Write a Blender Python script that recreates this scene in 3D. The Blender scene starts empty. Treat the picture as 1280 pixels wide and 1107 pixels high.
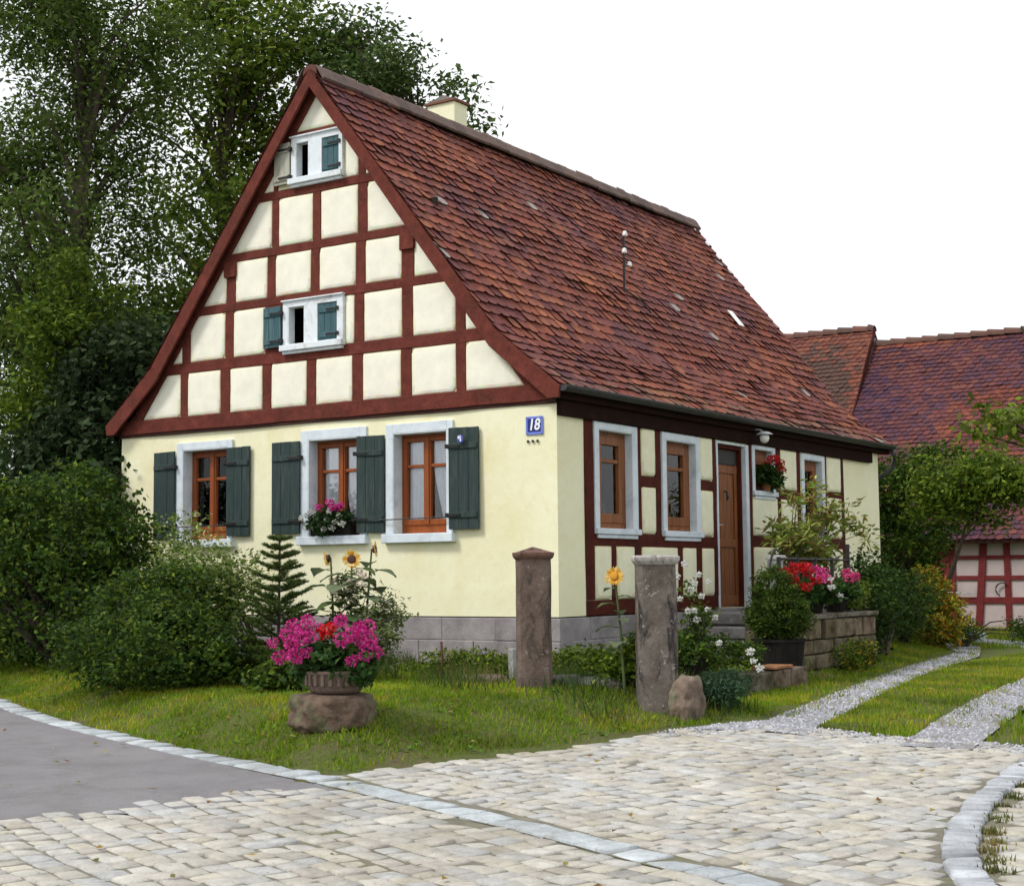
import bpy, bmesh, math, random
import numpy as np
from mathutils import Vector, Matrix, noise as mnoise
random.seed(7); rng = np.random.default_rng(11)
S = bpy.context.scene
COL = bpy.data.collections.new('place'); S.collection.children.link(COL)
ZO = 1.3                                   # eye height above the street
WL = {}                                    # world location of every object we make

# ------------------------------------------------------------------ materials
def nodes(name):
    m = bpy.data.materials.new(name); m.use_nodes = True
    nt = m.node_tree; b = nt.nodes['Principled BSDF']; return m, nt, b
def N(nt, t, **k):
    n = nt.nodes.new(t)
    for a, v in k.items():
        if a.startswith('i_'): n.inputs[a[2:].replace('_', ' ')].default_value = v
        else: setattr(n, a, v)
    return n
def ramp(nt, fac, stops):
    r = nt.nodes.new('ShaderNodeValToRGB'); nt.links.new(fac, r.inputs[0])
    while len(r.color_ramp.elements) < len(stops): r.color_ramp.elements.new(.5)
    for e, (p, c) in zip(r.color_ramp.elements, stops): e.position = p; e.color = (*c, 1)
    return r.outputs[0]
def mixc(nt, fac, a, b, mode='MIX'):
    n = nt.nodes.new('ShaderNodeMix'); n.data_type = 'RGBA'; n.blend_type = mode
    for s, v in ((n.inputs[0], fac), (n.inputs[6], a), (n.inputs[7], b)):
        if hasattr(v, 'links'): nt.links.new(v, s)
        elif isinstance(v, tuple): s.default_value = (*v, 1)
        else: s.default_value = v
    return n.outputs[2]
def noise(nt, scale, detail=6, rough=.6, vec=None, dist=0):
    n = N(nt, 'ShaderNodeTexNoise'); n.inputs['Scale'].default_value = scale
    n.inputs['Detail'].default_value = detail; n.inputs['Roughness'].default_value = rough
    n.inputs['Distortion'].default_value = dist
    if vec is None:
        g = N(nt, 'ShaderNodeNewGeometry'); vec = g.outputs['Position']
    nt.links.new(vec, n.inputs['Vector']); return n.outputs[0]
def pos(nt, scale=(1, 1, 1)):
    g = N(nt, 'ShaderNodeNewGeometry'); m = N(nt, 'ShaderNodeMapping'); m.inputs['Scale'].default_value = scale
    nt.links.new(g.outputs['Position'], m.inputs['Vector']); return m.outputs[0]
def bump(nt, b, h, strength=.4, dist=.02):
    n = N(nt, 'ShaderNodeBump'); n.inputs['Strength'].default_value = strength; n.inputs['Distance'].default_value = dist
    nt.links.new(h, n.inputs['Height']); nt.links.new(n.outputs[0], b.inputs['Normal'])
def mat_noisy(name, c1, c2, scale=4, rough=.8, bs=.4, bd=.01, bscale=40, stretch=(1, 1, 1), c3=None, s3=1.2, spec=.3, attr=False, attrmix=1.0):
    m, nt, b = nodes(name)
    p = pos(nt, stretch)
    f = noise(nt, scale, 8, .65, p)
    col = ramp(nt, f, [(.32, c1), (.68, c2)])
    if c3 is not None:
        f3 = noise(nt, s3, 6, .7, p, .4)
        k = ramp(nt, f3, [(.5, (0, 0, 0)), (.68, (1, 1, 1))])
        col = mixc(nt, k, col, c3)
    if attr:
        a = N(nt, 'ShaderNodeAttribute'); a.attribute_name = 'Col'
        col = mixc(nt, attrmix, col, a.outputs['Color'], 'MULTIPLY')
    nt.links.new(col, b.inputs['Base Color'])
    b.inputs['Roughness'].default_value = rough; b.inputs['Specular IOR Level'].default_value = spec
    bump(nt, b, noise(nt, bscale, 5, .7, p), bs, bd)
    return m
def mat_attr(name, rough=.6, spec=.3, trans=0, nscale=0, namt=.4, bs=0, bd=.01, bscale=30, sub=0):
    """colour from the Col attribute, broken up by noise; optional translucency for leaves"""
    m, nt, b = nodes(name)
    a = N(nt, 'ShaderNodeAttribute'); a.attribute_name = 'Col'; col = a.outputs['Color']
    if nscale:
        f = noise(nt, nscale, 6, .7)
        g = ramp(nt, f, [(.25, (1 - namt,) * 3), (.75, (1 + namt * .6,) * 3)])
        col = mixc(nt, 1.0, col, g, 'MULTIPLY')
    nt.links.new(col, b.inputs['Base Color'])
    b.inputs['Roughness'].default_value = rough; b.inputs['Specular IOR Level'].default_value = spec
    if bs: bump(nt, b, noise(nt, bscale, 6, .7), bs, bd)
    if trans:
        t = N(nt, 'ShaderNodeBsdfTranslucent'); nt.links.new(col, t.inputs[0])
        x = N(nt, 'ShaderNodeMixShader'); x.inputs[0].default_value = trans
        nt.links.new(b.outputs[0], x.inputs[1]); nt.links.new(t.outputs[0], x.inputs[2])
        nt.links.new(x.outputs[0], nt.nodes['Material Output'].inputs[0])
    return m
M = {}
M['plaster'] = mat_noisy('cream_plaster', (.83, .80, .54), (.88, .86, .64), 1.6, .9, .35, .008, 60, c3=(.80, .74, .46), s3=.9)
M['panel'] = mat_attr('infill_plaster', .9, .2, 0, 5, .12, .35, .006, 45)
M['timber'] = mat_noisy('red_brown_timber', (.108, .026, .019), (.172, .044, .031), 7, .8, .5, .006, 60, (1, 1, 1), (.09, .028, .018), 3, spec=.12)
M['timber_dark'] = mat_noisy('eave_shade_timber', (.012, .005, .004), (.024, .009, .007), 7, .9, .5, .006, 60, spec=.1)  # brown timber with the deep shade under the eave put into its colour
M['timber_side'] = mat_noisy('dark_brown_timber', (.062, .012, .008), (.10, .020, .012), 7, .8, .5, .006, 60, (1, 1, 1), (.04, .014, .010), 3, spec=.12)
M['soffit'] = mat_noisy('soffit_wood', (.035, .013, .010), (.06, .02, .014), 6, .8, .4, .006, 50)
M['stone_trim'] = mat_noisy('painted_stone_trim', (.60, .67, .74), (.72, .78, .82), 5, .75, .3, .004, 70, c3=(.50, .56, .62), s3=4)
M['white_wood'] = mat_noisy('white_painted_wood', (.68, .74, .80), (.80, .84, .87), 5, .6, .3, .003, 60, c3=(.5, .52, .52), s3=5)
M['shutter'] = mat_noisy('dark_green_paint', (.016, .034, .032), (.026, .048, .044), 8, .6, .35, .003, 50, (6, 6, .6), (.05, .07, .065), 4)
M['shutter_blue'] = mat_noisy('blue_green_paint', (.030, .085, .105), (.05, .12, .14), 8, .6, .35, .003, 50, (6, 6, .6), (.08, .15, .16), 4)
M['shutter_bare'] = mat_noisy('weathered_bare_wood', (.36, .36, .30), (.50, .49, .42), 8, .8, .4, .003, 50, (6, 6, .6), (.22, .19, .14), 4)
M['casement'] = mat_noisy('varnished_orange_wood', (.21, .048, .010), (.31, .08, .016), 9, .5, .3, .003, 50, (4, 4, .5), (.20, .05, .012), 3)
M['door'] = mat_noisy('varnished_door_wood', (.17, .052, .014), (.30, .105, .028), 6, .45, .4, .004, 40, (8, 8, .5), (.09, .03, .012), 2.5)
M['iron'] = mat_noisy('black_iron', (.012, .012, .013), (.03, .028, .027), 20, .5, .3, .002, 80)
M['gutter'] = mat_noisy('dark_gutter_metal', (.012, .013, .016), (.035, .034, .036), 12, .42, .3, .002, 80, spec=.5)
M['curtain'] = mat_noisy('net_curtain', (.80, .84, .90), (.90, .92, .95), 14, .9, .5, .004, 60)
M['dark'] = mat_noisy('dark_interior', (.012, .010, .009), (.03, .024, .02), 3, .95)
M['plinth'] = mat_noisy('plinth_render', (.22, .20, .21), (.36, .33, .33), 3.5, .9, .6, .012, 25, c3=(.17, .155, .15), s3=2.2)
M['sandstone'] = mat_attr('weathered_sandstone', .92, .2, 0, 9, .55, .8, .02, 28)
def poststone(name, c1, c2, c3, c4):
    m, nt, b = nodes(name); p = pos(nt); p2 = pos(nt, (1, 1, .35))
    col = ramp(nt, noise(nt, 5, 8, .7, p), [(.35, c1), (.65, c2)])
    col = mixc(nt, ramp(nt, noise(nt, 7, 6, .7, p2, .6), [(.50, (0, 0, 0)), (.60, (1, 1, 1))]), col, c3)
    col = mixc(nt, ramp(nt, noise(nt, 16, 5, .75, p, .3), [(.60, (0, 0, 0)), (.66, (1, 1, 1))]), col, c4)
    nt.links.new(col, b.inputs['Base Color']); b.inputs['Roughness'].default_value = .95; b.inputs['Specular IOR Level'].default_value = .15
    bump(nt, b, noise(nt, 22, 8, .75, p), .9, .02); return m
M['post_brown'] = poststone('brown_post_stone', (.125, .088, .07), (.21, .155, .13), (.075, .06, .05), (.30, .285, .25))
M['post_grey'] = poststone('grey_post_stone', (.105, .085, .07), (.21, .18, .155), (.04, .035, .035), (.34, .33, .31))
M['post_cap'] = poststone('lichened_cap_stone', (.36, .33, .31), (.54, .52, .50), (.16, .12, .11), (.66, .66, .64))
M['cap_red'] = poststone('reddish_cap_stone', (.14, .075, .06), (.23, .135, .105), (.07, .045, .04), (.24, .22, .19))
M['tiles'] = mat_attr('clay_roof_tiles', .82, .25, 0, 22, .45, .5, .006, 70)
M['leaf'] = mat_attr('leaves', .62, .14, .30, 9, .25)
M['petal'] = mat_attr('petals', .55, .3, .3, 30, .15)
M['bark'] = mat_noisy('bark', (.045, .034, .026), (.11, .085, .065), 9, .95, .9, .03, 18, (3, 3, .6))
M['stem'] = mat_noisy('green_stems', (.05, .08, .025), (.09, .12, .04), 8, .7)
M['ground'] = mat_noisy('soil_and_grass', (.055, .085, .012), (.13, .15, .03), 30, .95, 1, .03, 40, c3=(.13, .10, .055), s3=3.5)
M['asphalt'] = mat_noisy('worn_asphalt', (.225, .215, .225), (.25, .24, .25), 3, .93, .9, .01, 130, c3=(.26, .25, .255), s3=.6)
M['joint'] = mat_noisy('cobble_joint_sand', (.12, .11, .085), (.24, .22, .175), 6, .95, .8, .01, 60, c3=(.13, .14, .06), s3=1.5)
M['cobble'] = mat_attr('cobble_stone', .85, .25, 0, 9, .34, .9, .008, 55)
M['wall_stone'] = mat_attr('mossy_wall_stone', .95, .15, 0, 7, .5, 1.0, .03, 20)
def dirty(m, scale, dark, lo=.5, hi=.72, amt=1.0):
    nt = m.node_tree; b = nt.nodes['Principled BSDF']; src = b.inputs['Base Color'].links[0].from_socket
    f = noise(nt, scale, 8, .72, None, .5); g = ramp(nt, f, [(lo, (1, 1, 1)), (hi, dark)])
    nt.links.new(mixc(nt, amt, src, g, 'MULTIPLY'), b.inputs['Base Color'])
dirty(M['asphalt'], 170, (.55, .55, .56), .50, .62); dirty(M['asphalt'], 90, (1.5, 1.45, 1.45), .60, .68); dirty(M['asphalt'], 2.2, (.86, .85, .84), .45, .60)
dirty(M['wall_stone'], 5, (.45, .42, .36), .48, .62); dirty(M['wall_stone'], 14, (1.15, 1.35, .75), .55, .66); dirty(M['wall_stone'], 1.6, (.6, .62, .5), .5, .6)
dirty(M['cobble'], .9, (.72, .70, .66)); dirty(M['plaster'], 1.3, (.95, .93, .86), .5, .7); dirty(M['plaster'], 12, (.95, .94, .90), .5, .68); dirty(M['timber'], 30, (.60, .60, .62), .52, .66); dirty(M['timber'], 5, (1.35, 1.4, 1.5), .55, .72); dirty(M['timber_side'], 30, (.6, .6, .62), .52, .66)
dirty(M['cobble'], 45, (.66, .63, .58), .56, .66)
M['gravel'] = mat_noisy('grey_gravel', (.24, .24, .26), (.44, .44, .475), 28, .95, 1, .02, 60, c3=(.22, .20, .15), s3=1.1)
M['gravelstone'] = mat_attr('gravel_stones', .9, .2, 0, 30, .3)
M['blade'] = mat_attr('grass_blades', .7, .12, .35, 1.1, .38)
M['terracotta'] = mat_noisy('terracotta', (.25, .075, .035), (.36, .12, .06), 8, .85, .3, .004, 40, c3=(.3, .2, .14), s3=5)
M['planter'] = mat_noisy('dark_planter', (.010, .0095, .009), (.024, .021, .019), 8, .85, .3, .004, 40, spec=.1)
M['concrete_bowl'] = mat_noisy('brown_stone_bowl', (.10, .07, .055), (.19, .14, .11), 12, .9, .6, .01, 40)
M['soil'] = mat_noisy('potting_soil', (.02, .014, .01), (.05, .036, .025), 20, 1, .8, .01, 60)
M['paint'] = mat_attr('painted_surface', .45, .4, 0, 20, .12)
M['galv'] = mat_noisy('grey_metal', (.30, .30, .31), (.48, .48, .5), 14, .5, .2, .002, 60)
m, nt, b = nodes('white_lamp_glass'); b.inputs['Base Color'].default_value = (.85, .85, .83, 1); b.inputs['Roughness'].default_value = .25; M['lampglass'] = m
m, nt, b = nodes('window_glass')
tr = N(nt, 'ShaderNodeBsdfTransparent'); gl = N(nt, 'ShaderNodeBsdfGlossy'); gl.inputs['Roughness'].default_value = .03
lw = N(nt, 'ShaderNodeFresnel'); lw.inputs['IOR'].default_value = 1.5
mx = N(nt, 'ShaderNodeMixShader'); nt.links.new(lw.outputs[0], mx.inputs[0]); nt.links.new(tr.outputs[0], mx.inputs[1]); nt.links.new(gl.outputs[0], mx.inputs[2])
tr.inputs[0].default_value = (.96, .97, .98, 1)
nt.links.new(mx.outputs[0], nt.nodes['Material Output'].inputs[0]); M['glass'] = m

# ------------------------------------------------------------------ object helpers
def tag(o, label=None, cat=None, group=None, kind=None):
    if label: o['label'] = label
    if cat: o['category'] = cat
    if group: o['group'] = group
    if kind: o['kind'] = kind
    return o
def link(o, parent, w):
    COL.objects.link(o); WL[o.name] = Vector(w)
    if parent is not None:
        o.parent = parent; o.location = Vector(w) - WL[parent.name]
    else: o.location = w
def thing(name, label, cat, loc, group=None):
    o = bpy.data.objects.new(name, None); o.empty_display_size = .2
    link(o, None, loc); tag(o, label, cat, group); return o
def npmesh(name, V, F, C=None, smooth=False):
    """V (n,3); F list of equal-length index rows or (m,k) array; C (m,3) face colours"""
    me = bpy.data.meshes.new(name)
    F = np.asarray(F, dtype=np.int32); k = F.shape[1]; m_ = len(F)
    me.vertices.add(len(V)); me.vertices.foreach_set('co', np.asarray(V, np.float32).ravel())
    me.loops.add(m_ * k); me.loops.foreach_set('vertex_index', F.ravel())
    me.polygons.add(m_); me.polygons.foreach_set('loop_start', np.arange(0, m_ * k, k, dtype=np.int32))
    me.update(calc_edges=True)
    if C is not None:
        a = me.attributes.new('Col', 'FLOAT_COLOR', 'FACE')
        a.data.foreach_set('color', np.hstack([np.asarray(C, np.float32), np.ones((m_, 1), np.float32)]).ravel())
    if smooth: me.polygons.foreach_set('use_smooth', [True] * m_)
    return me
def npobj(name, V, F, mat, parent=None, C=None, smooth=False, origin=None):
    V = np.asarray(V, float)
    if origin is None:
        lo, hi = V.min(0), V.max(0); origin = np.array([(lo[0] + hi[0]) / 2, (lo[1] + hi[1]) / 2, lo[2]])
    origin = np.asarray(origin, float)
    me = npmesh(name, V - origin, F, C, smooth); me.materials.append(mat)
    o = bpy.data.objects.new(name, me); link(o, parent, Vector(origin)); return o
class MB:
    def __init__(s): s.v = []; s.f = []; s.c = []; s.col = (.5, .5, .5)
    def add(s, vs, fs, c=None):
        n = len(s.v); s.v += [tuple(v) for v in vs]
        for f in fs: s.f.append(tuple(n + i for i in f)); s.c.append(c or s.col)
    def box(s, a, b, c=None, j=0):
        x0, y0, z0 = a; x1, y1, z1 = b
        if x0 > x1: x0, x1 = x1, x0
        if y0 > y1: y0, y1 = y1, y0
        if z0 > z1: z0, z1 = z1, z0
        vs = [(x, y, z) for z in (z0, z1) for (x, y) in ((x0, y0), (x1, y0), (x1, y1), (x0, y1))]
        if j: vs = [tuple(q + random.uniform(-j, j) for q in v) for v in vs]
        s.add(vs, [(3, 2, 1, 0), (4, 5, 6, 7), (0, 1, 5, 4), (1, 2, 6, 5), (2, 3, 7, 6), (3, 0, 4, 7)], c)
    def obox(s, cen, ax, hs, c=None):
        cen = Vector(cen); A = [Vector(a) * h for a, h in zip(ax, hs)]
        vs = [cen + A[0] * i + A[1] * j + A[2] * k for k in (-1, 1) for (i, j) in ((-1, -1), (1, -1), (1, 1), (-1, 1))]
        s.add(vs, [(3, 2, 1, 0), (4, 5, 6, 7), (0, 1, 5, 4), (1, 2, 6, 5), (2, 3, 7, 6), (3, 0, 4, 7)], c)
    def tube(s, pts, rad, n=8, c=None, cap=True):
        pts = [Vector(p) for p in pts]
        if not hasattr(rad, '__len__'): rad = [rad] * len(pts)
        rings = []; up = Vector((0, 0, 1))
        for i, p in enumerate(pts):
            d = (pts[min(i + 1, len(pts) - 1)] - pts[max(i - 1, 0)]).normalized()
            a = d.cross(up)
            if a.length < .05: a = d.cross(Vector((1, 0, 0)))
            a.normalize(); b = d.cross(a)
            rings.append([p + (a * math.cos(t) + b * math.sin(t)) * rad[i] for t in [2 * math.pi * k / n for k in range(n)]])
        vs = [v for r_ in rings for v in r_]; fs = []
        for i in range(len(pts) - 1):
            for k in range(n):
                k2 = (k + 1) % n; fs.append((i * n + k, i * n + k2, (i + 1) * n + k2, (i + 1) * n + k))
        if cap: fs.append(tuple(range(n))[::-1]); fs.append(tuple((len(pts) - 1) * n + k for k in range(n)))
        s.add(vs, fs, c)
    def lathe(s, prof, cen, n=16, c=None, wob=0, axis=None):
        cx, cy, cz = cen; vs = []; fs = []
        for r_, z in prof:
            for k in range(n):
                t = 2 * math.pi * k / n; rr = r_ * (1 + random.uniform(-wob, wob))
                vs.append((cx + rr * math.cos(t), cy + rr * math.sin(t), cz + z))
        for i in range(len(prof) - 1):
            for k in range(n):
                k2 = (k + 1) % n; fs.append((i * n + k, i * n + k2, (i + 1) * n + k2, (i + 1) * n + k))
        fs.append(tuple(range(n))[::-1]); fs.append(tuple((len(prof) - 1) * n + k for k in range(n)))
        s.add(vs, fs, c)
    def prism(s, poly, off, c=None):
        """poly: 3-D points, off: extrusion vector"""
        n = len(poly); off = Vector(off); P = [Vector(p) for p in poly]
        vs = P + [p + off for p in P]
        s.add(vs, [tuple(range(n))[::-1], tuple(range(n, 2 * n))] + [(i, (i + 1) % n, n + (i + 1) % n, n + i) for i in range(n)], c)
    def build(s, name, mat, parent=None, bevel=0, smooth=False, origin=None):
        V = np.array(s.v, float)
        if origin is None:
            lo, hi = V.min(0), V.max(0); origin = ((lo[0] + hi[0]) / 2, (lo[1] + hi[1]) / 2, lo[2])
        O = Vector(origin)
        me = bpy.data.meshes.new(name); me.from_pydata([Vector(v) - O for v in s.v], [], s.f); me.update()
        a = me.attributes.new('Col', 'FLOAT_COLOR', 'FACE')
        a.data.foreach_set('color', [x for c in s.c for x in (*c, 1)])
        bm = bmesh.new(); bm.from_mesh(me); bmesh.ops.recalc_face_normals(bm, faces=bm.faces); bm.to_mesh(me); bm.free()
        if smooth: me.polygons.foreach_set('use_smooth', [True] * len(me.polygons))
        me.materials.append(mat)
        o = bpy.data.objects.new(name, me); link(o, parent, O)
        if bevel:
            md = o.modifiers.new('bevel', 'BEVEL'); md.width = bevel; md.segments = 2; md.limit_method = 'ANGLE'
        return o
def copy_tree(o, w, label=None, parent=None, scale=None, rz=None):
    """a copy of a thing with copies of its parts and sub-parts"""
    c = o.copy(); COL.objects.link(c); c.parent = parent
    if parent is None:
        c.location = w; WL[c.name] = Vector(w)
        if scale: c.scale = (scale,) * 3
        if rz is not None: c.rotation_euler.z = rz
    if label: c['label'] = label
    for ch in list(o.children): copy_tree(ch, None, None, c)
    return c

# ------------------------------------------------------------------ terrain
CAM = np.array([8.2728, -13.1994])
GARD = np.array([(-80, 34), (-30, 9.0), (-12, .2), (-3.01, -4.20), (-1.61, -4.75), (0.30, -5.38), (1.37, -5.64), (1.82, -5.69), (1.89, -5.53), (2.11, -4.79), (2.42, -3.87), (2.55, -2.92), (2.65, -2.47),
                 (2.83, -2.07), (2.97, -1.69), (2.72, 0.35), (1.92, 4.55), (1.37, 8.19), (.6, 9.9), (-.6, 11.1), (-4, 12.6), (-80, 60)], float)
def pip(x, y, P):
    ins = np.zeros(np.shape(x), bool); n = len(P)
    for i in range(n):
        x0, y0 = P[i]; x1, y1 = P[(i + 1) % n]
        if y0 == y1: continue
        c = ((y0 > y) != (y1 > y)) & (x < (x1 - x0) * (y - y0) / (y1 - y0) + x0); ins ^= c
    return ins
def pdist(x, y, P, closed=True):
    d = np.full(np.shape(x), 1e9); n = len(P)
    for i in range(n if closed else n - 1):
        a = P[i]; b_ = P[(i + 1) % n]; e = b_ - a
        t = np.clip(((x - a[0]) * e[0] + (y - a[1]) * e[1]) / (e @ e), 0, 1)
        d = np.minimum(d, np.hypot(x - a[0] - t * e[0], y - a[1] - t * e[1]))
    return d
def hz(x, y):
    x = np.asarray(x, float); y = np.asarray(y, float)
    t = -(x - CAM[0]) * .5537 + (y - CAM[1]) * .829
    zs = .024 * np.clip(t - 7, 0, 7.3)
    s = np.clip(pdist(x, y, GARD) / .95, 0, 1); s = s * s * (3 - 2 * s)
    s = np.where(pip(x, y, GARD), s, 0)
    k = np.clip((y + 1.5) / .7, 0, 1) * np.clip((5.2 - y) / .8, 0, 1); q = np.clip((1.98 - x) / .35, 0, 1); s = s * (1 - k * (1 - q))
    bumps = .03 * np.sin(x * 1.7 + 1) * np.sin(y * 1.3) * s
    return zs + (.36 - zs) * s + bumps
def h1(x, y): return float(hz(np.array([x]), np.array([y]))[0])
BAND = np.array([(-12, .15), (-2.79, -4.37), (-1.44, -4.90), (0.42, -5.50), (2.01, -5.91), (3.23, -6.32), (4.15, -6.64), (5.09, -7.01), (6.9, -7.75), (9.2, -8.75)], float)
ASPH = np.array([(-30, 8.9), (-12, .04), (-2.59, -4.53), (-1.28, -5.04), (0.56, -5.64), (2.16, -6.10), (2.30, -6.19), (1.89, -7.18), (1.59, -7.85), (1.0, -9.6), (-1.5, -16), (-40, -16)], float)
COBB = np.array([(1.82, -5.76), (1.95, -5.61), (2.17, -4.88), (2.51, -4.01), (2.64, -3.09), (2.72, -2.60), (3.13, -1.90), (3.53, -2.03), (4.37, -2.26), (5.23, -2.26), (9.5, -2.5), (11, -9), (9.5, -14),
                 (-1.3, -15.5), (.9, -9.6), (1.38, -7.71), (1.68, -7.01), (2.09, -6.01)], float)
LT = np.array([(2.72, -2.60), (2.85, -2.18), (3.07, -1.75), (2.75, 0.37), (1.96, 4.57), (1.45, 8.22), (1.16, 8.84), (0.16, 10.96), (-0.04, 12.17), (1.24, 9.94), (2.02, 7.32), (2.64, 3.14), (3.31, -0.27), (3.64, -2.30), (3.73, -2.52), (3.36, -2.41)], float)
RT = np.array([(4.49, -2.69), (4.19, -0.81), (3.86, 2.02), (3.3, 6.8), (2.6, 9.0), (-0.62, 12.65), (-0.94, 14.01), (3.4, 9.8), (4.1, 7.2), (4.3, 2.4), (4.72, -0.83), (4.98, -2.64)], float)
def grid_axis(a, b, st, lo, hi):
    c = list(np.arange(a, b + st * .5, st)); k = st; v = c[-1]
    while v < hi: k *= 1.35; v += k; c.append(v)
    k = st; v = c[0]
    while v > lo: k *= 1.35; v -= k; c.insert(0, v)
    return np.array(c)
gx = grid_axis(-8, 9.5, .13, -400, 400); gy = grid_axis(-9, 13, .13, -400, 400)
X, Y = np.meshgrid(gx, gy); Z = hz(X, Y)
street = pip(X, Y, ASPH) | pip(X, Y, COBB) | pip(X, Y, LT) | pip(X, Y, RT) | (pdist(X, Y, BAND, False) < .12)
Z = Z - np.where(street, .035, 0) + np.where(street, 0, .012 * np.sin(X * 7.3) * np.sin(Y * 6.1) * (np.abs(X) < 9))
ny, nx = X.shape; idx = np.arange(nx * ny).reshape(ny, nx)
F = np.stack([idx[:-1, :-1].ravel(), idx[:-1, 1:].ravel(), idx[1:, 1:].ravel(), idx[1:, :-1].ravel()], 1)
tag(npobj('ground', np.stack([X.ravel(), Y.ravel(), Z.ravel()], 1), F, M['ground'], None, None, True, (0, 0, 0)), kind='structure')
def sheet(name, poly, mat, off, step=.4):
    bm = bmesh.new(); f = bm.faces.new([bm.verts.new((x, y, 0)) for x, y in poly])
    lo, hi = poly.min(0), poly.max(0)
    for ax in (0, 1):
        a = lo[ax] + step
        while a < hi[ax]:
            co = [0, 0, 0]; no = [0, 0, 0]; co[ax] = a; no[ax] = 1
            bmesh.ops.bisect_plane(bm, geom=bm.verts[:] + bm.edges[:] + bm.faces[:], plane_co=co, plane_no=no); a += step
    xy = np.array([v.co[:2] for v in bm.verts]); z = hz(xy[:, 0], xy[:, 1])
    for v, q in zip(bm.verts, z): v.co.z = q + off
    bmesh.ops.recalc_face_normals(bm, faces=bm.faces)
    if sum(f.normal.z for f in bm.faces) < 0: bmesh.ops.reverse_faces(bm, faces=bm.faces)
    me = bpy.data.meshes.new(name); bm.to_mesh(me); bm.free(); me.materials.append(mat)
    o = bpy.data.objects.new(name, me); link(o, None, (0, 0, 0)); return tag(o, kind='structure')
sheet('asphalt_road', ASPH, M['asphalt'], -.003)
sheet('paving_bed', COBB, M['joint'], -.009)
sheet('gravel_wheel_track', LT, M['gravel'], .003)
sheet('gravel_wheel_track', RT, M['gravel'], .003)
sheet('kerb_bed', np.vstack([BAND + (.035, .10), (BAND - (.035, .10))[::-1]]), M['joint'], -.004)

def block_stones(cx, cy, ux, uy, hx, hy, top, col, dome=.004, deep=.03):
    """rounded paving stones. arrays: centre, unit dir, half sizes; returns V,F,C"""
    n = len(cx); z0 = hz(cx, cy)
    vx, vy = -uy, ux; V = []; 
    corner = [(-1, -1), (1, -1), (1, 1), (-1, 1)]
    jit = rng.normal(0, .006, (n, 4, 2))
    tilt = rng.normal(0, .014, (n, 2))
    for lvl, (sc, zz) in enumerate(((1.04, -deep), (1.0, -.007), (.84, 0.0))):
        for k, (a, b_) in enumerate(corner):
            aa = a * hx * sc + jit[:, k, 0]; bb = b_ * hy * sc + jit[:, k, 1]
            V.append(np.stack([cx + ux * aa + vx * bb, cy + uy * aa + vy * bb, z0 + top + zz + tilt[:, 0] * aa * 3 + tilt[:, 1] * bb * 3], 1))
    V.append(np.stack([cx, cy, z0 + top + dome], 1))
    V = np.stack(V, 1)                                       # n,13,3
    tri = [(k, (k + 1) % 4, 4 + (k + 1) % 4) for k in range(4)] + [(k, 4 + (k + 1) % 4, 4 + k) for k in range(4)]
    tri += [(4 + a, 4 + b_, 8 + c_) for k in range(4) for (a, b_, c_) in ((k, (k + 1) % 4, (k + 1) % 4),)] + [(4 + k, 8 + (k + 1) % 4, 8 + k) for k in range(4)]
    tri += [(8 + k, 8 + (k + 1) % 4, 12) for k in range(4)]
    tri = np.array(tri); F = (np.arange(n)[:, None, None] * 13 + tri[None]).reshape(-1, 3)
    C = np.repeat(col, len(tri), 0)
    return V.reshape(-1, 3), F, C
# cobbles laid square to the pale stone channel
u = np.array([.932, -.363]); v = np.array([.363, .932])
cs = []; row = -14.0; k = 0
while row < 8:
    rh = random.uniform(.118, .148); a = -9 + random.uniform(0, .2)
    while a < 15:
        w_ = random.uniform(.12, .20); wob = .03 * math.sin(a * 1.1 + row * .7) + .02 * math.sin(a * 3.1 + row)
        p = np.array([3.0, -6.2]) + u * (a + w_ / 2) + v * (row + rh / 2 + wob); cs.append((p[0], p[1], w_ / 2 - .005, rh / 2 - .005)); a += w_
    row += rh
cs = np.array(cs)
KO = np.array([(5.42, -2.87), (5.49, -3.76), (5.59, -4.63), (5.72, -5.38), (5.88, -5.99), (6.04, -6.44), (6.20, -6.79), (6.8, -7.7)]); KI = np.array([(5.55, -3.08), (5.64, -4.02), (5.73, -4.78), (5.88, -5.48), (6.01, -5.95), (6.16, -6.37), (6.32, -6.72), (6.97, -7.6)])
KM = (KO + KI) / 2
keep = pip(cs[:, 0], cs[:, 1], COBB) & (pdist(cs[:, 0], cs[:, 1], BAND, False) > .145) & (pdist(cs[:, 0], cs[:, 1], KM, False) > .135)
t_ = -(cs[:, 0] - CAM[0]) * .5537 + (cs[:, 1] - CAM[1]) * .829
keep &= t_ > 3.2
cs = cs[keep]
n = len(cs); base = np.array([(.46, .43, .36), (.48, .46, .41), (.44, .43, .40), (.46, .43, .385), (.49, .475, .435), (.43, .43, .42), (.45, .425, .37)])[rng.integers(0, 7, n)]
base = base * rng.normal(1, .05, (n, 1)) * np.where(rng.random((n, 1)) < .03, .78, 1)
Vv, Ff, Cc = block_stones(cs[:, 0], cs[:, 1], np.full(n, u[0]), np.full(n, u[1]), cs[:, 2], cs[:, 3], .0 + rng.normal(0, .003, n), base)
tag(npobj('cobblestone_paving', Vv, Ff, M['cobble'], None, Cc, False, (0, 0, 0)), kind='structure')
def along(P, step):
    out = []
    for i in range(len(P) - 1):
        a, b_ = P[i], P[i + 1]; L = np.linalg.norm(b_ - a); k = max(1, int(round(L / step)))
        for q in range(k): c_ = a + (b_ - a) * (q + .5) / k; out.append((c_[0], c_[1], (b_ - a)[0] / L, (b_ - a)[1] / L, L / k))
    return np.array(out)
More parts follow.
